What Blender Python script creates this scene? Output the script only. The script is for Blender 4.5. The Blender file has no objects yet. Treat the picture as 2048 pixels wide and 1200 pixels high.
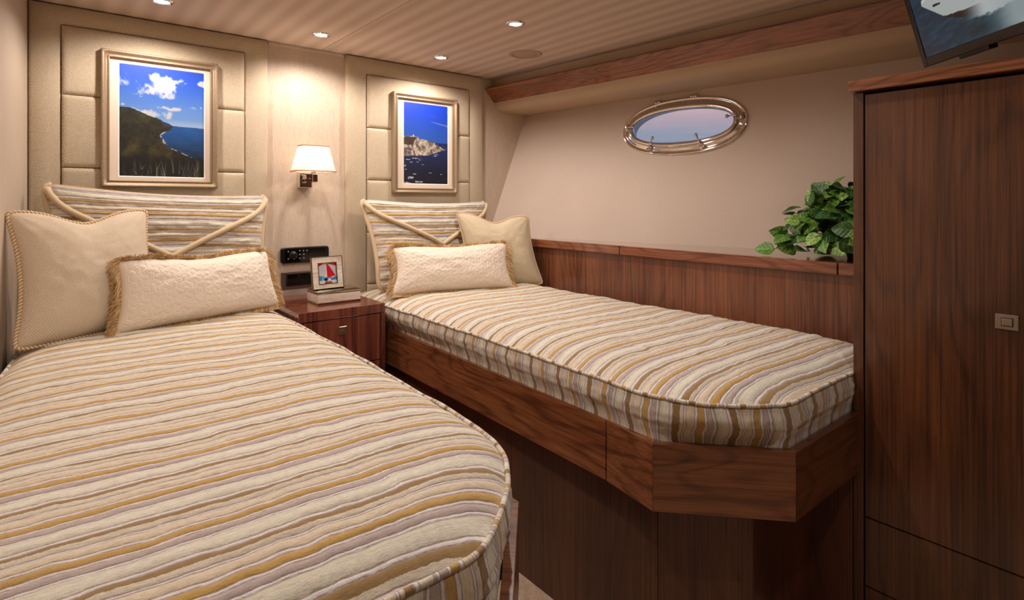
import bpy, bmesh, math, random
import numpy as np
from mathutils import Vector
random.seed(7)
RNG = np.random.default_rng(7)
C = bpy.context.scene.collection
SC = bpy.context.scene

# ------------------------------------------------------------------ camera
FPX = 1124.0
TH = math.atan2(924, 1124)
HC = 1.30
cd = bpy.data.cameras.new('camera'); cam = bpy.data.objects.new('camera', cd); C.objects.link(cam)
cam.location = (0, 0, HC); cam.rotation_euler = (math.pi/2, 0, -TH)
cd.sensor_width = 36; cd.sensor_fit = 'HORIZONTAL'; cd.lens = FPX/2048*36
cd.shift_y = -198/2048; cd.clip_start = 0.02
SC.camera = cam

# ------------------------------------------------------------------ world (dusk sky, seen through the porthole)
def srgb(r, g=None, b=None):
    if g is None: r, g, b = r
    f = lambda c: (c/255/12.92 if c/255 <= .04045 else ((c/255+.055)/1.055)**2.4)
    return (f(r), f(g), f(b), 1)
w = bpy.data.worlds.new('dusk'); SC.world = w; w.use_nodes = True
nt = w.node_tree; nt.nodes.clear()
tc = nt.nodes.new('ShaderNodeTexCoord'); sp = nt.nodes.new('ShaderNodeSeparateXYZ')
rp = nt.nodes.new('ShaderNodeValToRGB'); bg = nt.nodes.new('ShaderNodeBackground'); ow = nt.nodes.new('ShaderNodeOutputWorld')
nz = nt.nodes.new('ShaderNodeTexNoise'); nz.inputs['Scale'].default_value = 5
mp = nt.nodes.new('ShaderNodeMapping'); mp.inputs['Scale'].default_value = (1, 1, 9)
ma = nt.nodes.new('ShaderNodeMath'); ma.operation = 'MULTIPLY_ADD'; ma.inputs[1].default_value = .03
nt.links.new(tc.outputs['Generated'], mp.inputs[0]); nt.links.new(mp.outputs[0], nz.inputs[0])
nt.links.new(tc.outputs['Generated'], sp.inputs[0]); nt.links.new(nz.outputs[0], ma.inputs[0])
nt.links.new(sp.outputs['Z'], ma.inputs[2]); nt.links.new(ma.outputs[0], rp.inputs[0])
stops = [(0, (95, 120, 150)), (.10, (134, 152, 174)), (.133, (150, 160, 182)), (.148, (176, 164, 182)), (.166, (205, 178, 184)), (.20, (214, 190, 188)), (.34, (150, 165, 205)), (1, (90, 130, 195))]
el = rp.color_ramp.elements
while len(el) < len(stops): el.new(.5)
for e_, (p_, c_) in zip(el, stops): e_.position = p_; e_.color = srgb(c_)
nt.links.new(rp.outputs[0], bg.inputs[0]); nt.links.new(bg.outputs[0], ow.inputs[0]); bg.inputs[1].default_value = 1.0

SC.view_settings.view_transform = 'Standard'; SC.view_settings.look = 'None'
SC.view_settings.exposure = 0.0; SC.view_settings.gamma = 1; SC.view_settings.use_curve_mapping = False

WARM = (1.0, .885, .815)
SPOT_W = 26.0

# ------------------------------------------------------------------ helpers
def wallx(Y): return -.067 - .1*(2.86-Y)            # the cabin's left side tapers towards the bow

ORG = {}
def root(name, loc, label=None, cat=None, group=None, kind=None):
    o = bpy.data.objects.new(name, None); C.objects.link(o); o.location = loc
    o.empty_display_size = .05
    tag(o, label, cat, group, kind); ORG[o.name] = Vector(loc)
    return o
def tag(o, label=None, cat=None, group=None, kind=None):
    for k_, v_ in (('label', label), ('category', cat), ('group', group), ('kind', kind)):
        if v_: o[k_] = v_
    return o
def origin(o):
    while o is not None:
        if o.name in ORG: return ORG[o.name]
        o = o.parent
    return Vector((0, 0, 0))
def mesh(name, V, F, mat=None, parent=None, loc=None, smooth=True, attrs=None, cols=None, mats=None, mi=None):
    """V in world coordinates; stored relative to the owning thing's origin"""
    if parent is not None: og = origin(parent)
    else: og = Vector(loc) if loc is not None else Vector((0, 0, 0))
    V = np.asarray(V, dtype=np.float64) - np.array(og)
    me = bpy.data.meshes.new(name)
    if isinstance(F, np.ndarray):
        n, k_ = F.shape
        me.vertices.add(len(V)); me.vertices.foreach_set('co', V.astype(np.float32).ravel())
        me.loops.add(n*k_); me.loops.foreach_set('vertex_index', F.astype(np.int32).ravel())
        me.polygons.add(n); me.polygons.foreach_set('loop_start', np.arange(0, n*k_, k_, dtype=np.int32))
        me.update(calc_edges=True); me.validate()
    else:
        me.from_pydata([tuple(v) for v in V], [], [tuple(f) for f in F])
    if smooth:
        me.polygons.foreach_set('use_smooth', [True]*len(me.polygons))
    for k_, a in (attrs or {}).items():
        a = np.asarray(a, dtype=np.float32)
        if a.ndim == 1:
            at = me.attributes.new(k_, 'FLOAT', 'POINT'); at.data.foreach_set('value', a)
        else:
            at = me.attributes.new(k_, 'FLOAT_VECTOR', 'POINT'); at.data.foreach_set('vector', a.ravel())
    if cols is not None:
        at = me.attributes.new('paint', 'FLOAT_COLOR', 'POINT'); at.data.foreach_set('color', np.asarray(cols, dtype=np.float32).ravel())
    for m_ in (mats or ([mat] if mat else [])): me.materials.append(m_)
    if mi is not None: me.polygons.foreach_set('material_index', np.asarray(mi, dtype=np.int32))
    o = bpy.data.objects.new(name, me); C.objects.link(o)
    if parent is not None: o.parent = parent
    elif loc is not None: o.location = loc; ORG[o.name] = Vector(loc)
    else: ORG[o.name] = Vector((0, 0, 0))
    return o
def gridF(nu, nv, wrap=False):
    """faces of a grid with nu x nv vertices, index = i*nv+j"""
    i = np.arange(nu if wrap else nu-1); j = np.arange(nv-1)
    I, J = np.meshgrid(i, j, indexing='ij'); I2 = (I+1) % nu
    return np.stack([I*nv+J, I2*nv+J, I2*nv+J+1, I*nv+J+1], -1).reshape(-1, 4)
def bm_to(bm):
    bm.verts.index_update()
    return [tuple(v.co) for v in bm.verts], [[v.index for v in f.verts] for f in bm.faces]
def boxes(name, lst, mat, parent=None, loc=None, bev=.002, seg=2, mtx=None, smooth=False):
    """one object out of bevelled boxes (x0,x1,y0,y1,z0,z1)"""
    V = []; F = []
    for b in lst:
        bm = bmesh.new(); bmesh.ops.create_cube(bm, size=1)
        x0, x1, y0, y1, z0, z1 = b
        for v in bm.verts: v.co = Vector(((x0+x1)/2+v.co.x*(x1-x0), (y0+y1)/2+v.co.y*(y1-y0), (z0+z1)/2+v.co.z*(z1-z0)))
        if bev: bmesh.ops.bevel(bm, geom=bm.edges[:], offset=min(bev, .45*min(x1-x0, y1-y0, z1-z0)), segments=seg, affect='EDGES', profile=.6)
        v_, f_ = bm_to(bm); bm.free()
        F += [[i+len(V) for i in f] for f in f_]; V += v_
    if mtx is not None: V = [tuple(mtx @ Vector(v)) for v in V]
    return mesh(name, V, F, mat, parent, loc, smooth=smooth)
def prism(name, poly, z0, z1, mat, parent=None, loc=None, bev=.0015):
    """plan polygon (CCW) extruded in z with bevelled edges"""
    bm = bmesh.new()
    vb = [bm.verts.new((x, y, z0)) for x, y in poly]; vt = [bm.verts.new((x, y, z1)) for x, y in poly]
    n = len(poly)
    bm.faces.new(vb[::-1]); bm.faces.new(vt)
    for i in range(n): bm.faces.new((vb[i], vb[(i+1) % n], vt[(i+1) % n], vt[i]))
    bmesh.ops.recalc_face_normals(bm, faces=bm.faces[:])
    if bev: bmesh.ops.bevel(bm, geom=bm.edges[:], offset=bev, segments=2, affect='EDGES', profile=.6)
    V, F = bm_to(bm); bm.free()
    return mesh(name, V, F, mat, parent, loc, smooth=False)
def tube_data(P, r, n=10, closed=False, caps=True):
    P = np.asarray(P, float); N = len(P)
    T = np.gradient(P, axis=0) if not closed else (np.roll(P, -1, 0)-np.roll(P, 1, 0))
    T /= np.linalg.norm(T, axis=1)[:, None]+1e-12
    a = np.array([0, 0, 1.]) if abs(T[0, 2]) < .9 else np.array([1., 0, 0])
    U = np.zeros_like(P); u = np.cross(T[0], a); u /= np.linalg.norm(u)
    for i in range(N):
        u = u-T[i]*np.dot(u, T[i]); u /= np.linalg.norm(u); U[i] = u
    W = np.cross(T, U)
    r = np.broadcast_to(np.asarray(r, float), (N,))
    ang = np.linspace(0, 2*np.pi, n, endpoint=False)
    V = P[:, None, :]+r[:, None, None]*(np.cos(ang)[None, :, None]*U[:, None, :]+np.sin(ang)[None, :, None]*W[:, None, :])
    V = V.reshape(-1, 3); F = []
    for i in range(N if closed else N-1):
        i2 = (i+1) % N
        for j in range(n):
            F.append([i*n+j, i*n+(j+1) % n, i2*n+(j+1) % n, i2*n+j])
    if caps and not closed:
        F.append(list(range(n))[::-1]); F.append([(N-1)*n+j for j in range(n)])
    return V, F
def tube(name, P, r, mat, parent=None, n=10, closed=False, loc=None, attrs_fn=None):
    V, F = tube_data(P, r, n, closed)
    return mesh(name, V, F, mat, parent, loc, attrs=attrs_fn(V) if attrs_fn else None)
def lathe(name, prof, centre, axis, mat, parent=None, n=32, loc=None):
    """prof = [(radius, height)...] revolved about axis"""
    ax = Vector(axis).normalized(); a = ax.orthogonal().normalized(); b = ax.cross(a)
    V = []; F = []; m = len(prof)
    for i in range(n):
        t = 2*math.pi*i/n; d = a*math.cos(t)+b*math.sin(t)
        for r, h in prof: V.append(tuple(Vector(centre)+d*r+ax*h))
    for i in range(n):
        for j in range(m-1): F.append([i*m+j, ((i+1) % n)*m+j, ((i+1) % n)*m+j+1, i*m+j+1])
    return mesh(name, V, F, mat, parent, loc)

# smooth value noise -------------------------------------------------
def vnoise(x, y, seed=0):
    xi = np.floor(x).astype(np.int64); yi = np.floor(y).astype(np.int64)
    fx = x-xi; fy = y-yi; fx = fx*fx*(3-2*fx); fy = fy*fy*(3-2*fy)
    def h(a, b):
        n = (a*374761393+b*668265263+seed*1442695041) & 0x7fffffff
        n = ((n ^ (n >> 13))*1274126177) & 0x7fffffff
        return ((n ^ (n >> 16)) & 0xffff)/65535.0
    return (h(xi, yi)*(1-fx)+h(xi+1, yi)*fx)*(1-fy)+(h(xi, yi+1)*(1-fx)+h(xi+1, yi+1)*fx)*fy
def fbm(x, y, seed=0, o=4):
    s = 0; a = .5
    for k_ in range(o): s = s+a*vnoise(x*2**k_, y*2**k_, seed+k_*17); a *= .5
    return s/(1-.5**o)

# ------------------------------------------------------------------ materials
class NT:
    def __init__(s, name):
        s.m = bpy.data.materials.new(name); s.m.use_nodes = True; s.t = s.m.node_tree; s.n = s.t.nodes
        s.b = s.n['Principled BSDF']
    def new(s, typ, **kw):
        x = s.n.new('ShaderNode'+typ)
        for k_, v_ in kw.items():
            if hasattr(x, k_) and k_ != 'inputs': setattr(x, k_, v_)
        return x
    def l(s, a, b): s.t.links.new(a, b)
    def math(s, op, a, b=None, c=None):
        x = s.new('Math', operation=op)
        for i, v_ in enumerate((a, b, c)):
            if v_ is None: continue
            if isinstance(v_, (int, float)): x.inputs[i].default_value = v_
            else: s.l(v_, x.inputs[i])
        return x.outputs[0]
    def coord(s, scale=(1, 1, 1), rot=(0, 0, 0), loc=(0, 0, 0), src='Object', attr=None):
        if attr:
            a = s.new('Attribute'); a.attribute_name = attr; o = a.outputs['Vector']
        else: o = s.new('TexCoord').outputs[src]
        m_ = s.new('Mapping'); m_.inputs['Scale'].default_value = scale; m_.inputs['Rotation'].default_value = rot; m_.inputs['Location'].default_value = loc
        s.l(o, m_.inputs[0]); return m_.outputs[0]
    def noise(s, vec, scale, detail=2, rough=.5, dist=0):
        x = s.new('TexNoise'); x.inputs['Scale'].default_value = scale; x.inputs['Detail'].default_value = detail
        x.inputs['Roughness'].default_value = rough; x.inputs['Distortion'].default_value = dist
        s.l(vec, x.inputs['Vector']); return x.outputs[0]
    def ramp(s, fac, stops, interp='LINEAR'):
        r = s.new('ValToRGB'); r.color_ramp.interpolation = interp; e = r.color_ramp.elements
        while len(e) < len(stops): e.new(.5)
        for x, (p, c) in zip(e, stops): x.position = p; x.color = c if len(c) == 4 else (*c, 1)
        s.l(fac, r.inputs[0]); return r.outputs[0]
    def mix(s, fac, a, b, mode='MIX'):
        x = s.new('Mix', data_type='RGBA', blend_type=mode)
        for i, v_ in ((0, fac), (6, a), (7, b)):
            if isinstance(v_, (int, float)): x.inputs[i].default_value = v_
            elif isinstance(v_, tuple): x.inputs[i].default_value = v_
            else: s.l(v_, x.inputs[i])
        return x.outputs[2]
    def bump(s, h, strength=.3, dist=.001):
        x = s.new('Bump'); x.inputs['Strength'].default_value = strength; x.inputs['Distance'].default_value = dist
        s.l(h, x.inputs['Height']); s.l(x.outputs[0], s.b.inputs['Normal']); return x
    def set(s, **kw):
        for k_, v_ in kw.items():
            i = s.b.inputs[k_.replace('_', ' ')]
            if hasattr(v_, 'is_output'): s.l(v_, i)
            else: i.default_value = v_
        return s.m
def flat(name, rgb, rough=.5, metal=0, **kw):
    t = NT(name); t.set(Base_Color=srgb(rgb), Roughness=rough, Metallic=metal, **kw); return t.m

def wood(name, axis='z', ang=0, seed=0, light=(142, 86, 56), dark=(66, 34, 20), fig=6, rough=.30, al=.5, ac=3.0, famt=.22, coat=.35):
    t = NT(name)
    g = t.coord(rot=(0, 0, -ang), loc=(seed*3.1, seed*1.7, seed*2.3))
    sep = t.new('SeparateXYZ'); t.l(g, sep.inputs[0])
    def comb(al_, ac_):
        c_ = t.new('CombineXYZ')
        for ax in 'xyz':
            i = 'xyz'.index(ax); k_ = al_ if ax == axis else ac_
            t.l(t.math('MULTIPLY', sep.outputs[i], k_), c_.inputs[i])
        return c_.outputs[0]
    n1 = t.noise(comb(al, ac), 1, 1.5, .5, .25)                 # growth-ring field
    wob = t.noise(comb(6, 40), 1, 2, .6)
    n1b = t.math('MULTIPLY_ADD', wob, .02, n1)
    saw = t.math('MULTIPLY_ADD', t.math('SINE', t.math('MULTIPLY', n1b, fig*20)), .5, .5)      # growth rings
    streak0 = t.noise(comb(3, 40), 1, 2, .6)
    rings = t.math('MULTIPLY', t.math('POWER', saw, 4.0), t.math('MULTIPLY_ADD', streak0, 1.2, .3))
    streak = t.noise(comb(1.6, 120), 1, 3, .6)
    fine = t.noise(comb(5, 420), 1, 2, .6)
    pores = t.noise(comb(18, 620), 1, 2, .7)
    broad = t.noise(comb(.35, 6), 1, 2, .5)
    v = t.math('MULTIPLY_ADD', rings, -famt, .42)
    v = t.math('ADD', v, t.math('MULTIPLY', t.math('SUBTRACT', streak, .5), .95))
    v = t.math('ADD', v, t.math('MULTIPLY', t.math('SUBTRACT', broad, .5), .75))
    v = t.math('ADD', v, t.math('MULTIPLY', t.math('SUBTRACT', fine, .5), .45))
    v = t.math('ADD', v, .06)
    mid = tuple((a+b)*.5 for a, b in zip(light, dark))
    col = t.ramp(v, [(0, srgb(tuple(c_*.8 for c_ in dark))), (.25, srgb(dark)), (.52, srgb(mid)), (.95, srgb(light))])
    pm = t.ramp(pores, [(.36, (.55, .50, .48, 1)), (.47, (1, 1, 1, 1))])
    col = t.mix(.5, col, t.mix(1.0, col, pm, 'MULTIPLY'))
    t.set(Base_Color=col, Roughness=rough)
    t.b.inputs['Coat Weight'].default_value = coat; t.b.inputs['Coat Roughness'].default_value = .12
    t.bump(pores, .10, .0005)
    return t.m
W_RAILS = dict(light=(186, 120, 76), dark=(112, 64, 38), rough=.33)
RL = dict(al=1.1, ac=6.0, famt=.24)
wood_panel = wood('walnut_vertical', 'z', 0, 1, light=(150, 92, 60), dark=(84, 45, 28), fig=4.5, al=.6, ac=4, famt=.15)
wood_base = wood('walnut_base', 'z', 0, 2, light=(122, 72, 48), dark=(68, 36, 24), fig=5, rough=.4, coat=.2, famt=.12)
wood_door = wood('walnut_door', 'z', 0, 5, light=(122, 74, 42), dark=(64, 35, 19), fig=4.5, al=.5, ac=3.6, famt=.16)
wood_stand = wood('walnut_stand', 'z', 0, 3, light=(168, 98, 72), dark=(94, 46, 36), fig=4, rough=.18, coat=.6, famt=.15)
wood_gloss = wood('walnut_gloss_top', 'y', 0, 4, light=(150, 88, 62), dark=(88, 46, 32), fig=8, rough=.10, coat=1)
wood_y = wood('walnut_rail', 'y', 0, 6, fig=4, **W_RAILS, **RL)
wood_x = wood('walnut_rail_cross', 'x', 0, 7, fig=4, light=(142, 88, 54), dark=(88, 48, 28), rough=.33, **RL)
wood_diag = wood('walnut_rail_corner', 'x', math.atan2(-.25, .23), 8, fig=4, light=(156, 98, 60), dark=(92, 52, 30), rough=.33, **RL)
wood_val = wood('walnut_valance', 'y', 0, 9, fig=6, light=(190, 118, 78), dark=(116, 66, 42), rough=.3, **RL)
wood_trim = wood('walnut_trim', 'y', 0, 11, fig=6, light=(172, 106, 70), dark=(104, 56, 36), rough=.2, coat=.7, **RL)

def fabric(name, c1, c2, scale=300, attr=None, bump=.6, rough=.95, sheen=.2, big=0, weave='dots', dist=.0015):
    """woven cloth: c1 raised yarns, c2 gaps; coordinates in metres"""
    t = NT(name)
    v = t.coord(attr=attr) if attr else t.coord()
    s_ = t.new('SeparateXYZ'); t.l(v, s_.inputs[0])
    if attr: a, b = s_.outputs[0], s_.outputs[1]
    else: a, b = t.math('ADD', s_.outputs[0], s_.outputs[1]), s_.outputs[2]
    jit = t.noise(v, 60, 2)
    a = t.math('MULTIPLY_ADD', jit, .004, a); b = t.math('MULTIPLY_ADD', jit, .003, b)
    if weave == 'dots':
        h = t.math('MULTIPLY', t.math('SINE', t.math('MULTIPLY', t.math('ADD', a, b), scale*4.4)), t.math('SINE', t.math('MULTIPLY', t.math('SUBTRACT', a, b), scale*4.4)))
    else:
        h = t.math('MULTIPLY', t.math('SINE', t.math('MULTIPLY', a, scale*6.28)), t.math('SINE', t.math('MULTIPLY', b, scale*6.28)))
    h = t.math('MULTIPLY_ADD', h, .5, .5)
    n = t.noise(v, scale*1.6, 2, .6)
    hh = t.math('ADD', t.math('MULTIPLY', h, .6), t.math('MULTIPLY', n, .5))
    col = t.ramp(hh, [(.2, srgb(c2)), (.75, srgb(c1))])
    if big:
        bn = t.noise(v, 7, 3, .5)
        col = t.mix(big, col, t.ramp(bn, [(.3, srgb(c2)), (.7, srgb(c1))]))
    t.set(Base_Color=col, Roughness=rough, Sheen_Weight=sheen)
    t.b.inputs['Specular IOR Level'].default_value = .2
    t.bump(hh, bump, dist)
    return t.m
headcloth = fabric('headboard_chenille', (220, 204, 178), (168, 149, 122), 135, bump=.8, dist=.002, weave='plain')
pillow_weave = fabric('basket_weave_cloth', (230, 214, 190), (180, 158, 130), 150, attr='st', bump=.8, dist=.0018, weave='plain')
pillow_plain = fabric('linen_pillow_cloth', (224, 208, 178), (172, 152, 120), 190, attr='st', bump=.5)
cord_cloth = fabric('linen_piping', (222, 200, 166), (190, 164, 128), 420, bump=.3)

def linen(name, c1, c2, bump=.25, sx=1):
    t = NT(name); v1 = t.coord(scale=(40, 40, 900)); v2 = t.coord(scale=(900*sx, 900*sx, 30)); v3 = t.coord(scale=(5, 5, 1.0))
    h = t.math('ADD', t.math('MULTIPLY', t.noise(v1, 1, 2), .5), t.math('MULTIPLY', t.noise(v2, 1, 2), .5))
    b_ = t.noise(v3, 1.5, 4, .6, .6)
    x = t.math('ADD', t.math('MULTIPLY', h, .75), t.math('MULTIPLY', b_, .25))
    t.set(Base_Color=t.ramp(x, [(.36, srgb(c2)), (.62, srgb(c1))]), Roughness=.7)
    t.bump(h, bump, .0008); return t.m
wallpaper = linen('linen_wallpaper', (218, 200, 180), (182, 162, 140))
def leather(name, c1, c2, sc=260):
    t = NT(name); v = t.coord()
    n = t.noise(v, sc, 3, .6); n2 = t.noise(v, 3, 2)
    t.set(Base_Color=t.mix(.3, t.ramp(n, [(.3, srgb(c2)), (.7, srgb(c1))]), t.ramp(n2, [(.3, srgb(c2)), (.7, srgb(c1))])), Roughness=.62)
    t.b.inputs['Specular IOR Level'].default_value = .35
    t.bump(n, .35, .0008); return t.m
hull_vinyl = leather('hull_lining_vinyl', (208, 190, 174), (194, 176, 160))
left_vinyl = leather('left_lining_vinyl', (206, 188, 168), (186, 168, 148), 420)
soffit_vinyl = leather('soffit_lining', (202, 178, 150), (182, 158, 130), 420)
# ceiling cloth with faint fore-and-aft bands of light and shade painted into its colour
t = NT('ceiling_cloth'); v = t.coord(); s_ = t.new('SeparateXYZ'); t.l(v, s_.inputs[0])
bw = t.math('MULTIPLY_ADD', t.math('SINE', t.math('MULTIPLY', t.math('MULTIPLY_ADD', t.noise(t.coord(scale=(2, .6, 1)), 2, 2), .012, s_.outputs[0]), 6.283/.088)), .5, .5)
fn = t.noise(t.coord(scale=(900, 60, 60)), 1, 2)
t.set(Base_Color=t.mix(t.math('MULTIPLY', fn, .35), t.mix(bw, srgb(190, 168, 150), srgb(212, 192, 175)), srgb(180, 158, 138)), Roughness=.85)
t.bump(fn, .15, .0006); ceil_cloth = t.m
# carpet
t = NT('cream_carpet'); v = t.coord(); n = t.noise(v, 240, 3, .7); n2 = t.noise(v, 40, 2)
t.set(Base_Color=t.ramp(t.math('ADD', t.math('MULTIPLY', n, .7), t.math('MULTIPLY', n2, .3)), [(.35, srgb(186, 152, 122)), (.65, srgb(240, 214, 186))]), Roughness=1)
t.bump(n, 1, .004); carpet = t.m

chrome = flat('polished_steel', (222, 218, 214), .06, 1)
nickel = flat('brushed_nickel', (196, 182, 168), .28, 1)
silver = flat('silver_edging', (176, 164, 142), .10, 1)
black_pl = flat('black_plastic', (16, 15, 16), .28)
black_gl = flat('black_gloss', (8, 8, 9), .08)
btn_grey = flat('button_grey', (120, 118, 120), .35)
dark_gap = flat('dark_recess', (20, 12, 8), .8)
gunmetal = flat('bronze_plate', (128, 108, 96), .3, .7)
white_gel = flat('white_gelcoat', (205, 215, 228), .3)
brown_pl = flat('brown_bezel', (30, 19, 20), .22)

t = NT('champagne_frame'); v = t.coord(); n = t.noise(t.coord(scale=(300, 300, 300)), 1, 2)
t.set(Base_Color=t.ramp(n, [(.3, srgb(150, 128, 102)), (.7, srgb(176, 154, 126))]), Roughness=.5, Metallic=.45); frame_mat = t.m
mat_board = flat('mat_board', (232, 214, 196), .8)
mat_bevel = flat('mat_bevel', (250, 244, 236), .6)
# pearl inlay
t = NT('pearl_inlay'); v = t.coord(scale=(9, 9, 50)); n = t.noise(v, 1, 3, .6, 1.0)
t.set(Base_Color=t.ramp(n, [(.3, srgb(206, 186, 160)), (.5, srgb(232, 220, 206)), (.7, srgb(246, 240, 232))]), Roughness=.22); t.b.inputs['Coat Weight'].default_value = .5; pearl = t.m
# painted print
t = NT('colour_print'); a = t.new('Attribute'); a.attribute_name = 'paint'
t.set(Base_Color=a.outputs['Color'], Roughness=.55); t.b.inputs['Coat Weight'].default_value = .0; print_mat = t.m
t = NT('glossy_print'); a = t.new('Attribute'); a.attribute_name = 'paint'
t.set(Base_Color=a.outputs['Color'], Roughness=.2); print_gloss = t.m
t = NT('lit_screen'); a = t.new('Attribute'); a.attribute_name = 'paint'
t.set(Base_Color=(0.01, 0.01, 0.01, 1), Roughness=.15, Emission_Color=a.outputs['Color'], Emission_Strength=.5); screen_mat = t.m
# lamp shade cloth: lets the bulb's light through
t = NT('shade_cloth'); t.n.remove(t.b)
d = t.new('BsdfDiffuse'); d.inputs[0].default_value = srgb(250, 240, 228); tr = t.new('BsdfTranslucent'); tr.inputs[0].default_value = srgb(255, 238, 218)
mx = t.new('MixShader'); mx.inputs[0].default_value = .45; t.l(d.outputs[0], mx.inputs[1]); t.l(tr.outputs[0], mx.inputs[2])
t.l(mx.outputs[0], t.n['Material Output'].inputs[0]); shade_mat = t.m
def emit(name, col, s_):
    t = NT(name); t.set(Base_Color=(.8, .8, .8, 1), Emission_Color=(*col, 1), Emission_Strength=s_); return t.m
lens_mat = emit('lamp_lens', (1, .93, .82), 9)
bulb_mat = emit('bulb_glow', (1, .85, .66), 12)
# glass pane
t = NT('clear_glass'); t.n.remove(t.b); g = t.new('BsdfGlass'); g.inputs['IOR'].default_value = 1.45; g.inputs['Roughness'].default_value = 0
tp = t.new('BsdfTransparent'); mx = t.new('MixShader'); mx.inputs[0].default_value = .06
gl = t.new('BsdfGlossy'); gl.inputs['Roughness'].default_value = .02
t.l(tp.outputs[0], mx.inputs[1]); t.l(gl.outputs[0], mx.inputs[2]); t.l(mx.outputs[0], t.n['Material Output'].inputs[0]); glass = t.m

# stripes of the bedding: colour from the stripe coordinate 'st'.x (metres / period)
PER = .135
def S(c_): return srgb(c_)
LIL = (236, 227, 226); CRM = (232, 226, 208); SAGE = (180, 174, 152); TAU = (192, 176, 169); GOLD = (198, 162, 94); TAN = (226, 210, 184); BRN = (154, 125, 82)
BANDS = [(16, BRN), (9, LIL), (15, CRM), (9, (220, 214, 194)), (5, SAGE), (7, LIL), (13, TAU), (7, LIL), (15, GOLD), (8, LIL), (18, TAN), (6, LIL), (8, (224, 213, 194))]
TOT = sum(b for b, _ in BANDS)
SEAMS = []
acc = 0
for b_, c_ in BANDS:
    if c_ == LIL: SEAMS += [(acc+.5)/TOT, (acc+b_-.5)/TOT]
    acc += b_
def stripes(name, dim=1.0):
    t = NT(name); a = t.new('Attribute'); a.attribute_name = 'st'
    s_ = t.new('SeparateXYZ'); t.l(a.outputs['Vector'], s_.inputs[0])
    fn = t.noise(t.coord(scale=(26, 14, 1), attr='st'), 1, 3, .65)          # yarns lie along the stripe
    f = t.math('FRACT', t.math('MULTIPLY_ADD', t.math('SUBTRACT', fn, .5), .034, s_.outputs[0]))
    st = []; acc = 0
    for b_, c_ in BANDS:
        st.append((acc/TOT, S(c_))); acc += b_
    # small transitions
    st2 = []
    for i, (p, c_) in enumerate(st):
        st2.append((p+.006 if p else 0, c_)); nx = st[i+1][0] if i+1 < len(st) else 1.0
        st2.append((nx-.006, c_))
    col = t.ramp(f, st2)
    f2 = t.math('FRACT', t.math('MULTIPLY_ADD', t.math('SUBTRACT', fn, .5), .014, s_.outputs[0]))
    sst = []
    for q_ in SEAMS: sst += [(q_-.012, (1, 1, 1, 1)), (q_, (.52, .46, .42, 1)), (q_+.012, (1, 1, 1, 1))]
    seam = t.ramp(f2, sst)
    fib = t.noise(t.coord(scale=(75, 11, 1), attr='st'), 1, 4, .75)
    col = t.mix(1, col, t.ramp(fib, [(.34, (.78, .77, .75, 1)), (.6, (1.05, 1.05, 1.05, 1))]), 'MULTIPLY')
    col = t.mix(1, col, seam, 'MULTIPLY')    # crease shade along the quilt seams, painted into the colour
    t.set(Base_Color=col, Roughness=.9, Sheen_Weight=.25); t.b.inputs['Specular IOR Level'].default_value = .2
    rib = t.noise(t.coord(scale=(60, 110, 1), attr='st'), 1, 2, .6)
    t.bump(t.math('ADD', t.math('MULTIPLY', seam, 1.2), t.math('ADD', t.math('MULTIPLY', rib, .5), t.math('MULTIPLY', fib, .6))), .8, .0020)
    return t.m
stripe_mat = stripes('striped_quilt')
def quilt_h(s):
    """relief of the quilted channels, 0 at the seams"""
    f = s-np.floor(s); se = np.array(SEAMS+[SEAMS[0]+1]); f = np.where(f < se[0], f+1, f)
    h = np.zeros_like(f)
    for a, b in zip(se[:-1], se[1:]):
        m = (f >= a) & (f < b); x = (f-a)/(b-a); h = np.where(m, np.power(np.clip(4*x*(1-x), 0, 1), .5)*(.32+(b-a)*3.6), h)
    return h

# ================================================================== SETTING
YW = 2.875   # headwall surface
tag(boxes('floor', [(-1.0, 3.2, -1.6, 3.1, -.06, 0)], carpet, bev=0), kind='structure')
tag(boxes('wall_front', [(-.6, 3.2, YW, YW+.08, 0, 2.3)], wallpaper, bev=0), kind='structure')
# left wall (tapered)
prv = prism('wall_left', [(wallx(YW)-.08, YW), (wallx(-1.5)-.08, -1.5), (wallx(-1.5), -1.5), (wallx(YW), YW)], 0, 2.2, left_vinyl, bev=0)
tag(prv, kind='structure')
tag(boxes('wall_back', [(-1, 3.2, -1.58, -1.5, 0, 2.3)], wallpaper, bev=0), kind='structure')

# ceiling with two cloth panels and the joint between them
CZ = 2.08
ce = boxes('ceiling', [(-1, 2.9, -1.5, YW+.02, CZ+.012, CZ+.10)], dark_gap, bev=0); tag(ce, kind='structure')
def cedge(Y): return 2.215+(2.86-Y)*.0628
prism('ceiling_panel', [(-.6, -1.5), (1.083, -1.5), (1.083, YW-.001), (-.6, YW-.001)], CZ, CZ+.0119, ceil_cloth, ce, bev=.001)
prism('ceiling_panel', [(1.0862, -1.5), (cedge(-1.5), -1.5), (cedge(YW), YW-.001), (1.0862, YW-.001)], CZ, CZ+.0119, ceil_cloth, ce, bev=.001)

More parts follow.
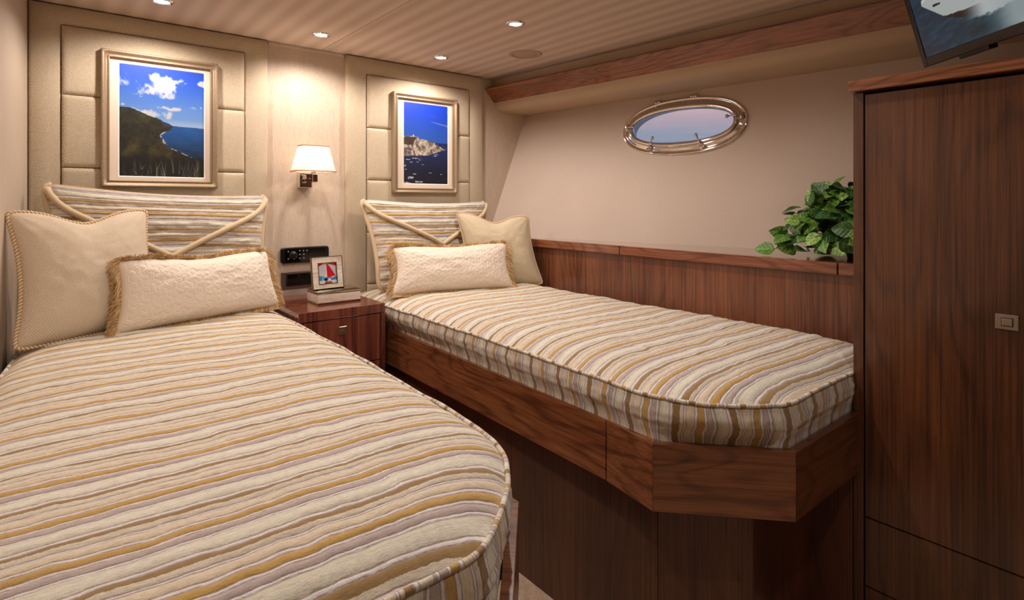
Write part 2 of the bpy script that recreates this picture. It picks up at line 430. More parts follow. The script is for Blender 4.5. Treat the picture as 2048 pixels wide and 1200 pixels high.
# hull side: ruled surface, with an oval hole for the porthole
def hull(Y, v):
    u = (2.86-Y)/2.29
    xb = 2.157+.518*u; xt = 2.495+.195*u
    return np.stack([xb+(xt-xb)*v, Y+0*v, 1.04+(1.90-1.04)*v+0*Y], -1)
def hv(Z): return (Z-1.04)/.86
PC = (1.709, 1.690)                                      # porthole centre (Y, Z)
PA, PB = .315, .118                                      # half axes of the hole
def oval(t_, a, b, n=2.25):
    c_, s__ = np.cos(t_), np.sin(t_)
    return a*np.sign(c_)*np.abs(c_)**(2/n), b*np.sign(s__)*np.abs(s__)**(2/n)
NT_ = 128
tt = np.linspace(0, 2*np.pi, NT_, endpoint=False)
ox, oz = oval(tt, PA, PB)
Y0, Y1, Z0, Z1 = .4, 2.90, 1.04, 1.90
bx, bz = [], []
for a_, b_ in zip(ox, oz):
    s1 = min(((Y1-PC[0]) if a_ > 0 else (PC[0]-Y0))/max(abs(a_), 1e-6), ((Z1-PC[1]) if b_ > 0 else (PC[1]-Z0))/max(abs(b_), 1e-6))
    bx.append(a_*s1); bz.append(b_*s1)
bx, bz = np.array(bx), np.array(bz)
for cy, cz in ((Y0, Z0), (Y0, Z1), (Y1, Z0), (Y1, Z1)):        # keep the rectangle's corners
    k_ = np.argmin((bx-(cy-PC[0]))**2+(bz-(cz-PC[1]))**2); bx[k_], bz[k_] = cy-PC[0], cz-PC[1]
rr = np.linspace(0, 1, 10)**1.5
GY = PC[0]+ox[:, None]*(1-rr)+bx[:, None]*rr; GZ = PC[1]+oz[:, None]*(1-rr)+bz[:, None]*rr
hw = mesh('wall_right', hull(GY.ravel(), hv(GZ.ravel())), gridF(NT_, 10, True), hull_vinyl); tag(hw, kind='structure')
gy, gv = np.meshgrid(np.linspace(.4, -1.5, 6), np.array([0, 1.]), indexing='ij')
aft = mesh('hull_panel', hull(gy.ravel(), gv.ravel()), gridF(6, 2), hull_vinyl, hw)
# below the shelf and outside skin closing the room
mesh('lower_lining', [(2.9, -1.5, 0), (2.2, 2.9, 0), (2.2, 2.9, 1.04), (3.0, -1.5, 1.04)], [(0, 1, 2, 3)], hull_vinyl, hw, smooth=False)

# soffit + wood valance along the hull side
def val(Y): return (2.86-Y)*.0736                       # X drift
def strip(name, prof, mat, parent, drift, y0=YW, y1=-1.5, n=2):
    V = []; m = len(prof)
    for y in (y0, y1):
        for x, z in prof: V.append((x+drift(y), y, z))
    F = [(j, j+1, m+j+1, m+j) for j in range(m-1)]
    return mesh(name, V, F, mat, parent)
so = strip('trim_1', [(2.215, 2.09), (2.217, 2.03), (2.225, 1.985)], soffit_vinyl, None, lambda y: (2.86-y)*.0628); tag(so, kind='structure')
cr = [(2.212+.004, 1.932)]
for a_ in np.linspace(0, math.pi/2, 9): cr.append((2.222+.055*(1-math.cos(a_)), 1.932-.052*math.sin(a_)))
cr += [(2.40, 1.876), (2.62, 1.874)]
strip('soffit_pad', cr, soffit_vinyl, so, val)
# valance board: leaning, 20 mm thick
vb = [(2.138, 2.012), (2.212, 1.930), (2.230, 1.940), (2.156, 2.022)]
V = [(x+val(y), y, z) for y in (YW-.001, -1.5) for x, z in vb]
bm = bmesh.new(); vv = [bm.verts.new(v) for v in V]
for f in ((0, 1, 2, 3), (7, 6, 5, 4), (0, 4, 5, 1), (1, 5, 6, 2), (2, 6, 7, 3), (3, 7, 4, 0)): bm.faces.new([vv[i] for i in f])
bmesh.ops.recalc_face_normals(bm, faces=bm.faces[:]); bmesh.ops.bevel(bm, geom=bm.edges[:], offset=.003, segments=2, affect='EDGES')
V, F = bm_to(bm); bm.free(); tag(mesh('trim_2', V, F, wood_val, smooth=False), kind='structure')
# thin cover strip over the wallpaper between the headboards
tag(boxes('trim_3', [(.822, 1.205, YW-.008, YW+.001, 2.066, 2.079)], wallpaper, bev=.001), kind='structure')

# porthole ----------------------------------------------------------
pw = root('window_1', tuple(hull(np.array(PC[0]), np.array(hv(PC[1])))), kind='structure')
pc = hull(np.array(PC[0]), np.array(hv(PC[1])))
e1 = hull(np.array(PC[0]+.1), np.array(hv(PC[1])))-pc; e1 /= np.linalg.norm(e1)
e2 = hull(np.array(PC[0]), np.array(hv(PC[1]+.1)))-pc; e2 -= e1*np.dot(e1, e2); e2 /= np.linalg.norm(e2)
e3 = np.cross(e1, e2);
if e3[0] > 0: e3 = -e3                                   # into the cabin
def pport(a, b, h): return pc+np.multiply.outer(a, e1)+np.multiply.outer(b, e2)+np.multiply.outer(h, e3)
def ring(name, prof, mat, parent, closed=False):
    """prof = [(offset added to both half axes, height)...]"""
    V = []; m = len(prof)
    for o_, h in prof:
        a, b = oval(tt, PA+o_, PB*1.04+o_); V.append(pport(a, b, np.full(NT_, h)))
    V = np.stack(V, 1).reshape(-1, 3)
    return mesh(name, V, gridF(NT_, m, True), mat, parent)
ring('flange', [(-.016, -.01), (-.016, .010), (-.012, .014), (-.002, .014), (.006, .009), (.014, .007), (.020, .009), (.026, .012), (.031, .010), (.034, .003), (.034, -.006)], chrome, pw)
ring('inner_ring', [(-.036, .004), (-.034, .018), (-.028, .025), (-.019, .027), (-.011, .023), (-.007, .014), (-.006, .006)], chrome, pw)
ring('reveal', [(-.006, .0), (-.010, -.02), (-.012, -.055), (-.004, -.075)], white_gel, pw)
a, b = oval(tt, PA-.030, PB*1.04-.030)
V = np.concatenate([pport(a, b, np.full(NT_, .010)), pport(a, b, np.full(NT_, .002)), pc[None]+e3*.010, pc[None]+e3*.002])
F = [(i, (i+1) % NT_, 2*NT_) for i in range(NT_)]+[(NT_+(i+1) % NT_, NT_+i, 2*NT_+1) for i in range(NT_)]+[(i, NT_+i, NT_+(i+1) % NT_, (i+1) % NT_) for i in range(NT_)]
mesh('glass_pane', V, F, glass, pw, smooth=False)
def P3(a, b, h): return pc+e1*a+e2*b+e3*h
def dog(ang, lean):
    a, b = oval(np.array([ang]), PA+.006, PB*1.04+.006); a, b = a[0], b[0]
    ai, bi = oval(np.array([ang]), PA-.052, PB*1.04-.05); ai, bi = ai[0], bi[0]
    arm = tube('dog_lever', [P3(a, b, .02), P3(a*.7+ai*.3, b*.7+bi*.3, .036), P3(ai, bi, .045)], [.0055, .0045, .0035], chrome, pw, n=8)
    q = P3(ai, bi, .047)
    V = []; F = []
    bm = bmesh.new(); bmesh.ops.create_uvsphere(bm, u_segments=14, v_segments=9, radius=.0095)
    for v in bm.verts: v.co += Vector(q)
    V, F = bm_to(bm); bm.free(); mesh('ball_end', V, F, chrome, arm)
    d1 = e1 if abs(math.sin(ang)) > .5 else e2
    V, F = tube_data([P3(a, b, .014)-d1*.016, P3(a, b, .014)+d1*.016], .008, 10); mesh('dog_hinge', V, F, chrome, pw)
for ang in (math.radians(-62), math.radians(-112), math.radians(172), math.radians(5)): dog(ang, 0)
for ang in (math.radians(98), math.radians(68)):
    a, b = oval(np.array([ang]), PA+.032, PB*1.04+.034)
    for k_ in (-1, 0, 1):
        V, F = tube_data([P3(a[0]+k_*.013-.0055, b[0], .010), P3(a[0]+k_*.013+.0055, b[0], .010)], .0075 if k_ else .0060, 10); mesh('hinge_barrel', V, F, chrome, pw)
for k_ in range(14):
    ang = 2*math.pi*(k_+.5)/14; a, b = oval(np.array([ang]), PA+.014, PB*1.04+.014)
    lathe('screw', [(0, .004), (.003, .0035), (.0045, .001), (.0045, -.001)], P3(a[0], b[0], .008), e3, chrome, pw, 10)

# ceiling lights ----------------------------------------------------
def downlight(x, y, label, pw_=1.0):
    r_ = root('ceiling_light', (x, y, CZ), label, 'light', 'recessed ceiling spotlights')
    lathe('trim_ring', [(.027, -.001), (.030, -.006), (.037, -.006), (.041, -.003), (.042, .0)], (x, y, CZ), (0, 0, 1), chrome, r_, 32)
    lathe('lens', [(0, -.0025), (.029, -.0025)], (x, y, CZ), (0, 0, 1), lens_mat, r_, 32)
    ld = bpy.data.lights.new('spot_lamp', 'SPOT'); ld.energy = SPOT_W*pw_; ld.color = WARM; ld.spot_size = math.radians(156); ld.spot_blend = .55; ld.shadow_soft_size = .022
    lo = bpy.data.objects.new('spot_lamp', ld); C.objects.link(lo); lo.parent = r_; lo.location = (0, 0, -.012)
LP = [(.337, 2.56, 'recessed ceiling spotlight above the coastal hill picture, furthest left'), (.98, 2.60, 'recessed ceiling spotlight above the wall sconce'),
      (1.638, 2.60, 'recessed ceiling spotlight above the white cliff picture'), (1.58, 1.898, 'recessed ceiling spotlight beside the round speaker, over the right bed'),
      (.34, 1.15, 'recessed ceiling spotlight over the foot of the left bed'), (1.58, 1.0, 'recessed ceiling spotlight over the foot of the right bed'),
      (.95, .0, 'recessed ceiling spotlight over the entrance')]
for x, y, lb in LP: downlight(x, y, lb, .74 if y > 2.4 else (.85 if y > 1.5 else (1.15 if (x < .5) else .66)))
r_ = root('ceiling_speaker', (1.95, 2.26, CZ), 'round flush ceiling speaker with cloth-coloured cover near the valance', 'speaker')
spk = flat('speaker_cover', (172, 146, 122), .7)
lathe('speaker_rim', [(.066, .0), (.068, -.004), (.086, -.004), (.090, 0)], (1.95, 2.26, CZ), (0, 0, 1), spk, r_, 48)
lathe('speaker_grille', [(0, -.003), (.060, -.003), (.064, -.001)], (1.95, 2.26, CZ), (0, 0, 1), spk, r_, 48)

# ================================================================== HEADBOARDS
def loft(outer, inner, hs):
    """quads between two rectangles (x0,x1,z0,z1); hs = [(f, height)...] ; corners mitred. front faces -Y"""
    V = []; n = 24
    for f, h in hs:
        x0, x1, z0, z1 = [o_+(i_-o_)*f for o_, i_ in zip(outer, inner)]
        P = []
        for s_ in range(n): P.append((x0+(x1-x0)*s_/n, z0))
        for s_ in range(n): P.append((x1, z0+(z1-z0)*s_/n))
        for s_ in range(n): P.append((x1-(x1-x0)*s_/n, z1))
        for s_ in range(n): P.append((x0, z1-(z1-z0)*s_/n))
        V.append([(x, YW-h, z) for x, z in P])
    V = np.array(V).transpose(1, 0, 2).reshape(-1, 3)
    return V, gridF(4*n, len(hs), True)
def pad(name, x0, x1, z0, z1, yb, th, mat, parent, r=.012, seed=0):
    nu, nv = 48, 36
    u = np.linspace(-1, 1, nu); v = np.linspace(-1, 1, nv)
    u = np.sign(u)*(1-(1-np.abs(u))**1.8); v = np.sign(v)*(1-(1-np.abs(v))**1.8)
    U, Vv = np.meshgrid(u, v, indexing='ij')
    W, H = (x1-x0)/2, (z1-z0)/2
    du = (1-np.abs(U))*W; dv = (1-np.abs(Vv))*H
    R = .020
    def rnd(d): q = np.clip(1-d/R, 0, 1); return np.sqrt(np.clip(1-q*q, 0, 1))
    h = th*(.58+.42*np.minimum(rnd(du), 1)*rnd(dv))
    h = h*(1+.05*(vnoise(U*W*14+seed, Vv*H*14, seed)-.5))+.004*(1-U**2)*(1-Vv**2)
    edge = (np.abs(U) > .9999) | (np.abs(Vv) > .9999)
    h = np.where(edge, 0, h)
    X = (x0+x1)/2+U*W; Z = (z0+z1)/2+Vv*H
    return mesh(name, np.stack([X, yb-h, Z], -1).reshape(-1, 3), gridF(nu, nv), mat, parent)
def headboard(x0, x1, ix0, ix1, iz1, rows, label):
    r_ = root('headboard', ((x0+x1)/2, YW-.001, .5), label, 'headboard', 'upholstered headboards')
    prof = [(0, 0), (0, .012), (.03, .020), (.10, .0245), (.5, .026), (.90, .0245), (.97, .020), (1, .012), (1, 0)]
    V, F = loft((x0, x1, .45, 2.078), (ix0-.0008, ix1+.0008, .46, iz1+.0008), prof)
    mesh('upholstered_border', V, F, headcloth, r_)
    zs = [iz1]+rows+[.62]
    for i in range(len(zs)-1):
        pad('padded_panel', ix0, ix1, zs[i+1]+.0005, zs[i]-.0005, YW-.002, .032, headcloth, r_, seed=i)
    return r_
headboard(-.065, .815, .035, .709, 1.999, [1.724, 1.434, 1.146, .86], 'beige woven upholstered headboard with stacked padded panels behind the left bed')
headboard(1.212, 2.11, 1.328, 2.002, 1.985, [1.698, 1.4145, 1.13, .85], 'beige woven upholstered headboard with stacked padded panels behind the right bed')

# ================================================================== PICTURES
def srgb_lin(A):
    A = np.clip(A, 0, 255)/255.
    A = np.where(A <= .04045, A/12.92, ((A+.055)/1.055)**2.4)
    return np.concatenate([A, np.ones(A.shape[:-1]+(1,))], -1)
def mixc(A, col, m):
    m = np.clip(m, 0, 1)[..., None]; return A*(1-m)+np.array(col, float)*m
def sm(x, a, b): t_ = np.clip((x-a)/(b-a), 0, 1); return t_*t_*(3-2*t_)
def paint_coast(u, v):
    A = np.zeros(u.shape+(3,)); sky = sm(v, 0, .55)[..., None]
    A[:] = np.array((22, 84, 226))*(1-sky)+np.array((128, 178, 244))*sky
    n = fbm(u*7, v*9, 3, 5)
    nn = fbm(u*26, v*34, 13, 4)
    def blob(cu, cv, a, b): return 1-np.sqrt(((u-cu)/a)**2+((v-cv)/b)**2)
    for cu, cv, a, b in ((.50, .16, .22, .13), (.70, .11, .11, .09), (.06, .16, .20, .13), (.18, .26, .16, .05), (.38, .07, .10, .07), (.60, .25, .09, .04), (.98, .10, .08, .04), (.86, .335, .07, .03), (.96, .335, .07, .03), (.40, .43, .18, .05), (.50, .36, .12, .02), (.62, .37, .10, .02), (.04, .36, .1, .02), (.20, .40, .1, .03)):
        A = mixc(A, (226, 228, 238), sm(blob(cu, cv, a, b)+(n-.5)*2.6+(nn-.5)*1.1, .10, .75)*.92)
    A = mixc(A, (206, 224, 246), sm(v, .45, .52)*.55*(u > .3))
    ridge = np.interp(u, [0, .08, .15, .25, .35, .42, .47, .50, .56, .62, 1], [.385, .383, .39, .42, .45, .462, .475, .492, .505, .53, .53])+.006*(fbm(u*40, 0*v, 9)-.5)
    hz = .525+.012*(u-.6)
    coast = np.interp(v, [.50, .53, .565, .59, .62, .66, .70, .74, .77, .80, .85, .92, 1], [.62, .62, .585, .50, .45, .49, .52, .60, .70, .80, .92, 1.0, 1.05])+.05*(fbm(v*22, u*3, 5)-.5)
    sea = (v > hz)
    s2 = sm(v, .52, .85)[..., None]
    seac = np.array((26, 96, 178))*(1-s2)+np.array((10, 52, 92))*s2+(fbm(u*10, v*70, 8)[..., None]-.5)*26
    A = np.where((sea & (u > coast-.02))[..., None], seac, A)
    land = (v > ridge) & (u < np.maximum(coast, np.where(v < .53, .63, 0)))
    nl = fbm(u*16, v*22, 11, 5)[..., None]; nb = fbm(u*5-v*3, v*6+u*4, 21, 3)[..., None]
    nf = fbm(u*60, v*80, 61, 3)[..., None]
    lc = np.array((20, 17, 13))+nl*np.array((40, 40, 16))*1.1+np.clip(nb-.5, 0, 1)*np.array((110, 96, 30))+(nf-.5)*30
    A = np.where(land[..., None], lc, A*1.0)
    far = (v > ridge) & (v < np.interp(u, [.46, .52, .62], [.48, .54, .53])) & (u > .46) & (u < .62); A = np.where(far[..., None], np.array((52, 60, 84)), A)
    foam = np.exp(-((u-coast-.008)/.014)**2)*(v > .58)*(fbm(u*40, v*40, 31) > .50); A = mixc(A, (232, 222, 214), foam)
    fg = sm(v+.05*(fbm(u*14, 0*v, 41)-.5), .80, .86); A = mixc(A, (16, 14, 11), fg*.9)
    rg = np.random.default_rng(4)
    for k_ in range(70):                              # blades of agave in the foreground
        c0 = rg.uniform(0, 1); b0 = rg.uniform(.93, 1.05); L = rg.uniform(.05, .17)*(1.4 if k_ % 9 == 0 else 1); le = rg.uniform(-.07, .07); wd = rg.uniform(.004, .018)
        tt_ = np.clip((b0-v)/L, 0, 1); cx = c0+le*tt_**2
        m = ((np.abs(u-cx) < wd*(1-tt_)) & (v < b0) & (v > b0-L)); g_ = rg.uniform(.35, 1)
        A = np.where(m[..., None], np.array((168, 162, 138))*g_*g_*(1-.75*sm(u-cx, -wd, wd)[..., None]), A)
    return A
def paint_cliff(u, v):
    sky = sm(v, 0, .5)[..., None]
    A = np.array((12, 66, 226))*(1-sky)+np.array((44, 100, 206))*sky
    wis = sm(fbm(u*3, (v-.1*u)*26, 7, 4), .55, .8)*np.exp(-((v-.16-.09*u)/.06)**2); A = mixc(A, (176, 176, 226), wis*.6)
    s2 = sm(v, .48, 1)[..., None]
    sea = np.array((22, 46, 110))*(1-s2)+np.array((14, 18, 42))*s2+(fbm(u*8, v*60, 3)[..., None]-.5)*22
    A = np.where((v > .48)[..., None], sea, A)
    top = np.interp(u, [0, .10, .20, .33, .35, .42, .55, .65, .75, .85, .95, 1], [.425, .415, .41, .42, .455, .445, .455, .465, .50, .535, .55, .60])+.018*(fbm(u*24, 0*v, 5)-.5)
    bot = np.interp(u, [0, .2, .4, .55, .65, .80, .95, 1], [.665, .655, .645, .64, .62, .58, .56, .56])+.018*(fbm(u*20, 0*v+3, 15)-.5)
    n = fbm(u*12+v*7, v*16, 12, 5)[..., None]
    cl = np.array((232, 216, 196))*(.35+1.05*np.clip(n, 0, .62))
    dk = fbm(u*20-v*9, v*26, 77, 3); cl = mixc(cl, (84, 72, 70), sm(dk, .50, .66)*.85); cl = mixc(cl, (120, 104, 96), sm(fbm(u*60, v*70, 71, 2), .5, .75)*.5)
    veg = (v < np.interp(u, [0, .2, .25, .35], [.52, .52, .44, .42])) & (v > top+.008) & (u < .35); cl = np.where(veg[..., None], np.array((58, 44, 34))+n*24, cl)
    A = np.where(((v > top) & (v < bot))[..., None], cl, A)
    tw = (np.abs(u-.215) < .012) & (v > .395) & (v < .42); A = np.where(tw[..., None], np.array((236, 230, 226)), A)
    for cu, cv, a, b in ((.25, .685, .14, .006), (.17, .735, .05, .006), (.30, .73, .05, .004), (.36, .705, .05, .005), (.58, .86, .05, .005), (.23, .88, .06, .007), (.85, .875, .05, .005), (.03, .78, .03, .02), (.05, .825, .04, .005), (.17, .93, .10, .02), (.32, .975, .10, .012), (.1, .99, .1, .012), (.42, .76, .05, .003), (.10, .705, .06, .006), (.70, .645, .07, .005), (.72, .625, .1, .003)):
        A = mixc(A, (222, 222, 232), sm(1-np.sqrt(((u-cu)/a)**2+((v-cv)/b)**2)+(fbm(u*30, v*60, 55)-.5)*1.6, .1, .5)*.9)
    return A
def picture_mesh(name, x0, x1, z0, z1, y, fn, nx, nz_, mat, parent):
    u, v = np.meshgrid(np.linspace(0, 1, nx), np.linspace(0, 1, nz_), indexing='ij')
    V = np.stack([x0+(x1-x0)*u, np.full(u.shape, y), z1-(z1-z0)*v], -1).reshape(-1, 3)
    return mesh(name, V, gridF(nx, nz_)[:, ::-1].copy(), mat, parent, smooth=False, cols=srgb_lin(fn(u, v)*.84).reshape(-1, 4))
def picture(x0, x1, z0, z1, ix0, ix1, iz0, iz1, fn, label):
    yb = YW-.034                                         # hangs on the padded panels
    r_ = root('framed_picture', ((x0+x1)/2, yb, z0), label, 'picture', 'framed sea photos over the beds')
    def rect(p): return p
    fw = .030; D = .0
    hs = [(0, .0), (0, .026), (.10, .031), (.30, .031), (.42, .026), (.60, .022), (.80, .020), (.82, .0235), (.95, .0235), (1, .018), (1, .0)]
    V, F = loft((x0, x1, z0, z1), (x0+fw, x1-fw, z0+fw, z1-fw), [(f, h+.034) for f, h in hs]); mesh('frame', V, F, frame_mat, r_, smooth=False)
    ym = YW-.034-.010
    m = .0035
    V, F = loft((x0+fw-.004, x1-fw+.004, z0+fw-.004, z1-fw+.004), (ix0-m, ix1+m, iz0-m, iz1+m), [(0, .044), (1, .044)]); mesh('mat_board', V, F, mat_board, r_, smooth=False)
    V, F = loft((ix0-m, ix1+m, iz0-m, iz1+m), (ix0, ix1, iz0, iz1), [(0, .0442), (1, .0415)]); mesh('mat_edge', V, F, mat_bevel, r_, smooth=False)
    picture_mesh('print', ix0-.001, ix1+.001, iz0-.001, iz1+.001, YW-.0415, fn, 240, 330, print_mat, r_)
    boxes('backing_board', [(x0+.01, x1-.01, YW-.040, YW-.0345, z0+.01, z1-.01)], dark_gap, r_, bev=0)
picture(.159, .588, 1.357, 1.921, .222, .535, 1.405, 1.872, paint_coast, 'framed photo of a green coastal hillside and cloudy blue sky on the left headboard')
picture(1.466, 1.890, 1.344, 1.907, 1.540, 1.832, 1.400, 1.860, paint_cliff, 'framed photo of white sea cliffs under deep blue sky on the right headboard')

# ================================================================== BED 1 / BED 2 PLATFORMS
ZR, ZRB = .690, .521
def rail_piece(name, p, q, off_in, mat, parent, th=.022, z0=ZRB, z1=ZR, cp=0, cq=0):
    """vertical board from plan point p to q; thickness to the left of p->q when off_in=+1; cp,cq shift the inner face's ends (mitres)"""
    p = Vector(p); q = Vector(q); d = (q-p).normalized(); n_ = Vector((-d.y, d.x))*off_in*th
    pi = p+n_+d*cp; qi = q+n_-d*cq
    poly = [tuple(p), tuple(q), tuple(qi), tuple(pi)]
    if off_in < 0: poly = poly[::-1]
    return prism(name, poly, z0, z1, mat, parent, bev=.0018)
def mit(a, b, c, th=.022):
    d1 = (Vector(b)-Vector(a)).normalized(); d2 = (Vector(c)-Vector(b)).normalized(); return th*math.tan(d1.angle(d2)/2)

# right bed: outer face of the rails
A0, A1, B, Cc_, D = (1.252, 2.60), (1.1965, 1.045), (1.168, .865), (1.397, .615), (1.803, .614)
bed2 = root('bed_platform', (1.7, 1.7, 0), 'walnut bed platform with clipped corner rails under the right mattress', 'bed', 'walnut bed platforms')
A1b = (1.1958, 1.041)
rail_piece('joint_shade_block', (1.226, 1.12), (1.2205, .97), 1, dark_gap, bed2, th=.006, z0=.53, z1=.686)  # added dark block so the open rail joint reads as shade
Bv = (1.168, .865)
rail_piece('side_rail', A0, A1, 1, wood_y, bed2)
mB = mit(A1b, Bv, Cc_); mC = mit(Bv, Cc_, D)
rail_piece('side_rail', A1b, Bv, 1, wood_y, bed2, cq=mB)
rail_piece('corner_rail', Bv, Cc_, 1, wood_diag, bed2, cp=mB, cq=mC)
rail_piece('foot_rail', Cc_, D, 1, wood_x, bed2, cp=mC)
prism('slat_deck', [(1.27, 2.84), (1.2, .90), (1.41, .645), (2.12, .645), (2.12, 2.84)], .60, .64, wood_base, bed2, bev=0)
bp = [(1.268, 2.60), (1.268, .924), (1.434, .742), (1.655, .742), (2.12, .742)]
rail_piece('base_panel', bp[0], bp[1], 1, wood_base, bed2, z0=0, z1=.60)
rail_piece('base_panel', (1.2685, .9225), bp[2], 1, wood_base, bed2, z0=0, z1=.60)
rail_piece('base_panel', (1.4355, .742), (1.797, .742), 1, wood_base, bed2, z0=0, z1=.60)
rail_piece('base_panel', (1.7995, .764), (1.7995, .633), 1, wood_base, bed2, z0=0, z1=.60)

# left bed, mirrored
bed1 = root('bed_platform', (.33, 1.7, 0), 'walnut bed platform whose rail shows below the left mattress', 'bed', 'walnut bed platforms')
a0, b0, c0, d0 = (.79, 2.60), (.735, .872), (.505, .614), (wallx(.614)+.01, .614)
rail_piece('side_rail', a0, b0, -1, wood_y, bed1, cq=mit(a0, b0, c0))
rail_piece('corner_rail', b0, c0, -1, wood_diag, bed1, cp=mit(a0, b0, c0), cq=mit(b0, c0, d0))
rail_piece('foot_rail', c0, d0, -1, wood_x, bed1, cp=mit(b0, c0, d0))
prism('slat_deck', [(wallx(2.84)+.01, 2.84), (wallx(.65)+.01, .65), (.49, .65), (.69, .90), (.74, 2.84)], .60, .64, wood_base, bed1, bev=0)
rail_piece('base_panel', (.68, 2.60), (.655, .93), -1, wood_base, bed1, z0=0, z1=.60)
rail_piece('base_panel', (.654, .929), (.49, .742), -1, wood_base, bed1, z0=0, z1=.60)
rail_piece('base_panel', (.489, .742), (wallx(.742)+.01, .742), -1, wood_base, bed1, z0=0, z1=.60)

# ================================================================== MATTRESSES
def mattress(side, lo, hi, y0, y1, dy, dx, label, seed, org, planes):
    """side=+1: the free side is at high X. lo/hi: functions Y->X of the piping line on top"""
    r_ = root('mattress', org, label, 'mattress', 'striped mattresses')
    ny = int((y1-y0)/dy)+1; nx = int((hi(1.5)-lo(1.5))/dx)+1
    ys = np.linspace(y0, y1, ny); ts = np.linspace(0, 1, nx)
    Yg, T = np.meshgrid(ys, ts, indexing='ij')
    L = np.array([lo(y) for y in ys])[:, None]; H = np.array([hi(y) for y in ys])[:, None]
    X = L+(H-L)*T
    dl = (X-L); dh = (H-X); df = Yg-y0; dr = y1-Yg
    dn = dh if side > 0 else dl; dfar = dl if side > 0 else dh
    # rounded shoulder height
    def sh(d, k_): return 1-np.exp(-d/k_)
    zb = .800
    hgt = .044*sh(dn, .075)*sh(df, .06)*sh(dfar, .05)*sh(dr, .05)
    # slight overhang of the cloth over the free edge
    wob = (fbm(X*4, Yg*3, seed, 2)-.5)*.012+(fbm(X*34, Yg*16, seed+5, 2)-.5)*.0055
    # puckers where stripes kink sideways (local)
    puck = np.zeros_like(X); rg = np.random.default_rng(seed)
    for k_ in range(26):
        px_, py_ = rg.uniform(L.min()+.1, H.max()-.08), rg.uniform(y0+.1, y1-.3); a_ = rg.uniform(-.005, .005)
        puck += a_*np.tanh((X-px_)/.012)*np.exp(-((X-px_)/.08)**2-((Yg-py_)/.07)**2)
    s = (Yg+wob+puck+.02*np.sin((X-L)*2.4))/PER
    # stripes bend towards the pipe near the free edge
    s = s-side*0+(np.exp(-dn/.06)*.014)/PER*1.0
    q = quilt_h(s)
    amp = .0062*(.8+.4*vnoise(X*9+9, s*5, seed+3))
    edge = sh(dn, .012)*sh(df, .012)
    scal = (fbm(X*38, s*5.5, seed+8, 2)-.5)*.0030
    Z = zb+hgt+(q*amp+scal)*edge+(fbm(X*5, Yg*5, seed+2, 3)-.5)*.014*sh(dn, .05)*sh(df, .05)
    V = np.stack([X, Yg, Z], -1).reshape(-1, 3)
    st = np.stack([s, X/PER, q], -1).reshape(-1, 3)
    F = gridF(ny, nx)
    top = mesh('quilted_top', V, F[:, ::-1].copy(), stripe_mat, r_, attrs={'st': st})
    # boundary polyline: free side from head to foot, then foot edge
    bnd = [(float((hi if side > 0 else lo)(y)), float(y)) for y in np.linspace(y1, y0, 260)]
    xe = hi(y0) if side > 0 else lo(y0); xo = lo(y0) if side > 0 else hi(y0)
    bnd += [(xe+(xo-xe)*k_/120, y0) for k_ in range(1, 121)]
    bnd = np.array(bnd)
    seg = np.linalg.norm(np.diff(bnd, axis=0), axis=1); cum = np.concatenate([[0], np.cumsum(seg)])
    npt = int(cum[-1]/.006); cc = np.linspace(0, cum[-1], npt)
    bx_ = np.interp(cc, cum, bnd[:, 0]); by_ = np.interp(cc, cum, bnd[:, 1])
    ker = np.ones(9)/9
    bxs = np.convolve(np.pad(bx_, 4, 'edge'), ker, 'valid'); bys = np.convolve(np.pad(by_, 4, 'edge'), ker, 'valid')
    tx = np.gradient(bxs); ty = np.gradient(bys); ln = np.hypot(tx, ty); nx_ = -ty/ln; ny_ = tx/ln
    if side > 0: nx_, ny_ = -nx_*-1, -ny_*-1
    # outward check
    cxm, cym = np.mean(bnd[:, 0]), (y0+y1)/2
    cx0 = (lo(1.5)+hi(1.5))/2
    sg = np.sign(nx_[10]*(bxs[10]-cx0)); nx_, ny_ = nx_*sg, ny_*sg
    # piping
    pz = zb+.002+.006*(vnoise(cc*9, cc*0, seed)-.5)
    Pp = np.stack([bxs+nx_*.004, bys+ny_*.004, pz], -1)
    Vt, Ft = tube_data(Pp, .0052, 8)
    stt = np.stack([np.repeat((y1-cc)/PER*1.15+.4, 8), np.tile(np.arange(8)*.01, npt), np.ones(npt*8)], -1)
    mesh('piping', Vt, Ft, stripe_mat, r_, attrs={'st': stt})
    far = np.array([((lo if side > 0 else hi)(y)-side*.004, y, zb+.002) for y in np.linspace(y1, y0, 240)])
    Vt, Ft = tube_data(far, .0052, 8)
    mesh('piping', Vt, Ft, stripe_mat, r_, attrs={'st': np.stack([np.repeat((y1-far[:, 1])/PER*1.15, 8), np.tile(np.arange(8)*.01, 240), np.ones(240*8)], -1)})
    # side band
    nb = 26; hz_ = np.linspace(0, 1, nb); CC, HH = np.meshgrid(cc, hz_, indexing='ij')
    sb = (y1-CC)/PER+.004/PER*(fbm(CC*8, HH*2, seed+1)-.5)*6
    bul = .016*np.sin(np.pi*np.clip(HH*1.02, 0, 1))**.7-.012*HH
    qb = quilt_h(sb)*.0022+(fbm(CC*30, HH*6, seed+4, 3)-.5)*.012*np.sin(np.pi*HH)+((fbm(CC*55, HH*9, seed+6, 2)-.5)*.007+.0016*np.sin(HH*2*np.pi*6+CC*0))*np.sin(np.pi*HH)
    seamrow = -.0022*np.exp(-((HH-.42)/.03)**2)-.0018*np.exp(-((HH-.75)/.03)**2)
    off = bul+qb+seamrow
    zz = pz[:, None]*(1-HH)+.642*HH
    lim = np.where(HH > .62, -1, 0)
    off = np.where(HH > .62, np.minimum(off, .016-.022*sm(HH, .62, .78)), off)
    BX = bxs[:, None]+nx_[:, None]*off; BY = bys[:, None]+ny_[:, None]*off
    CX, CY = BX.copy(), BY.copy()
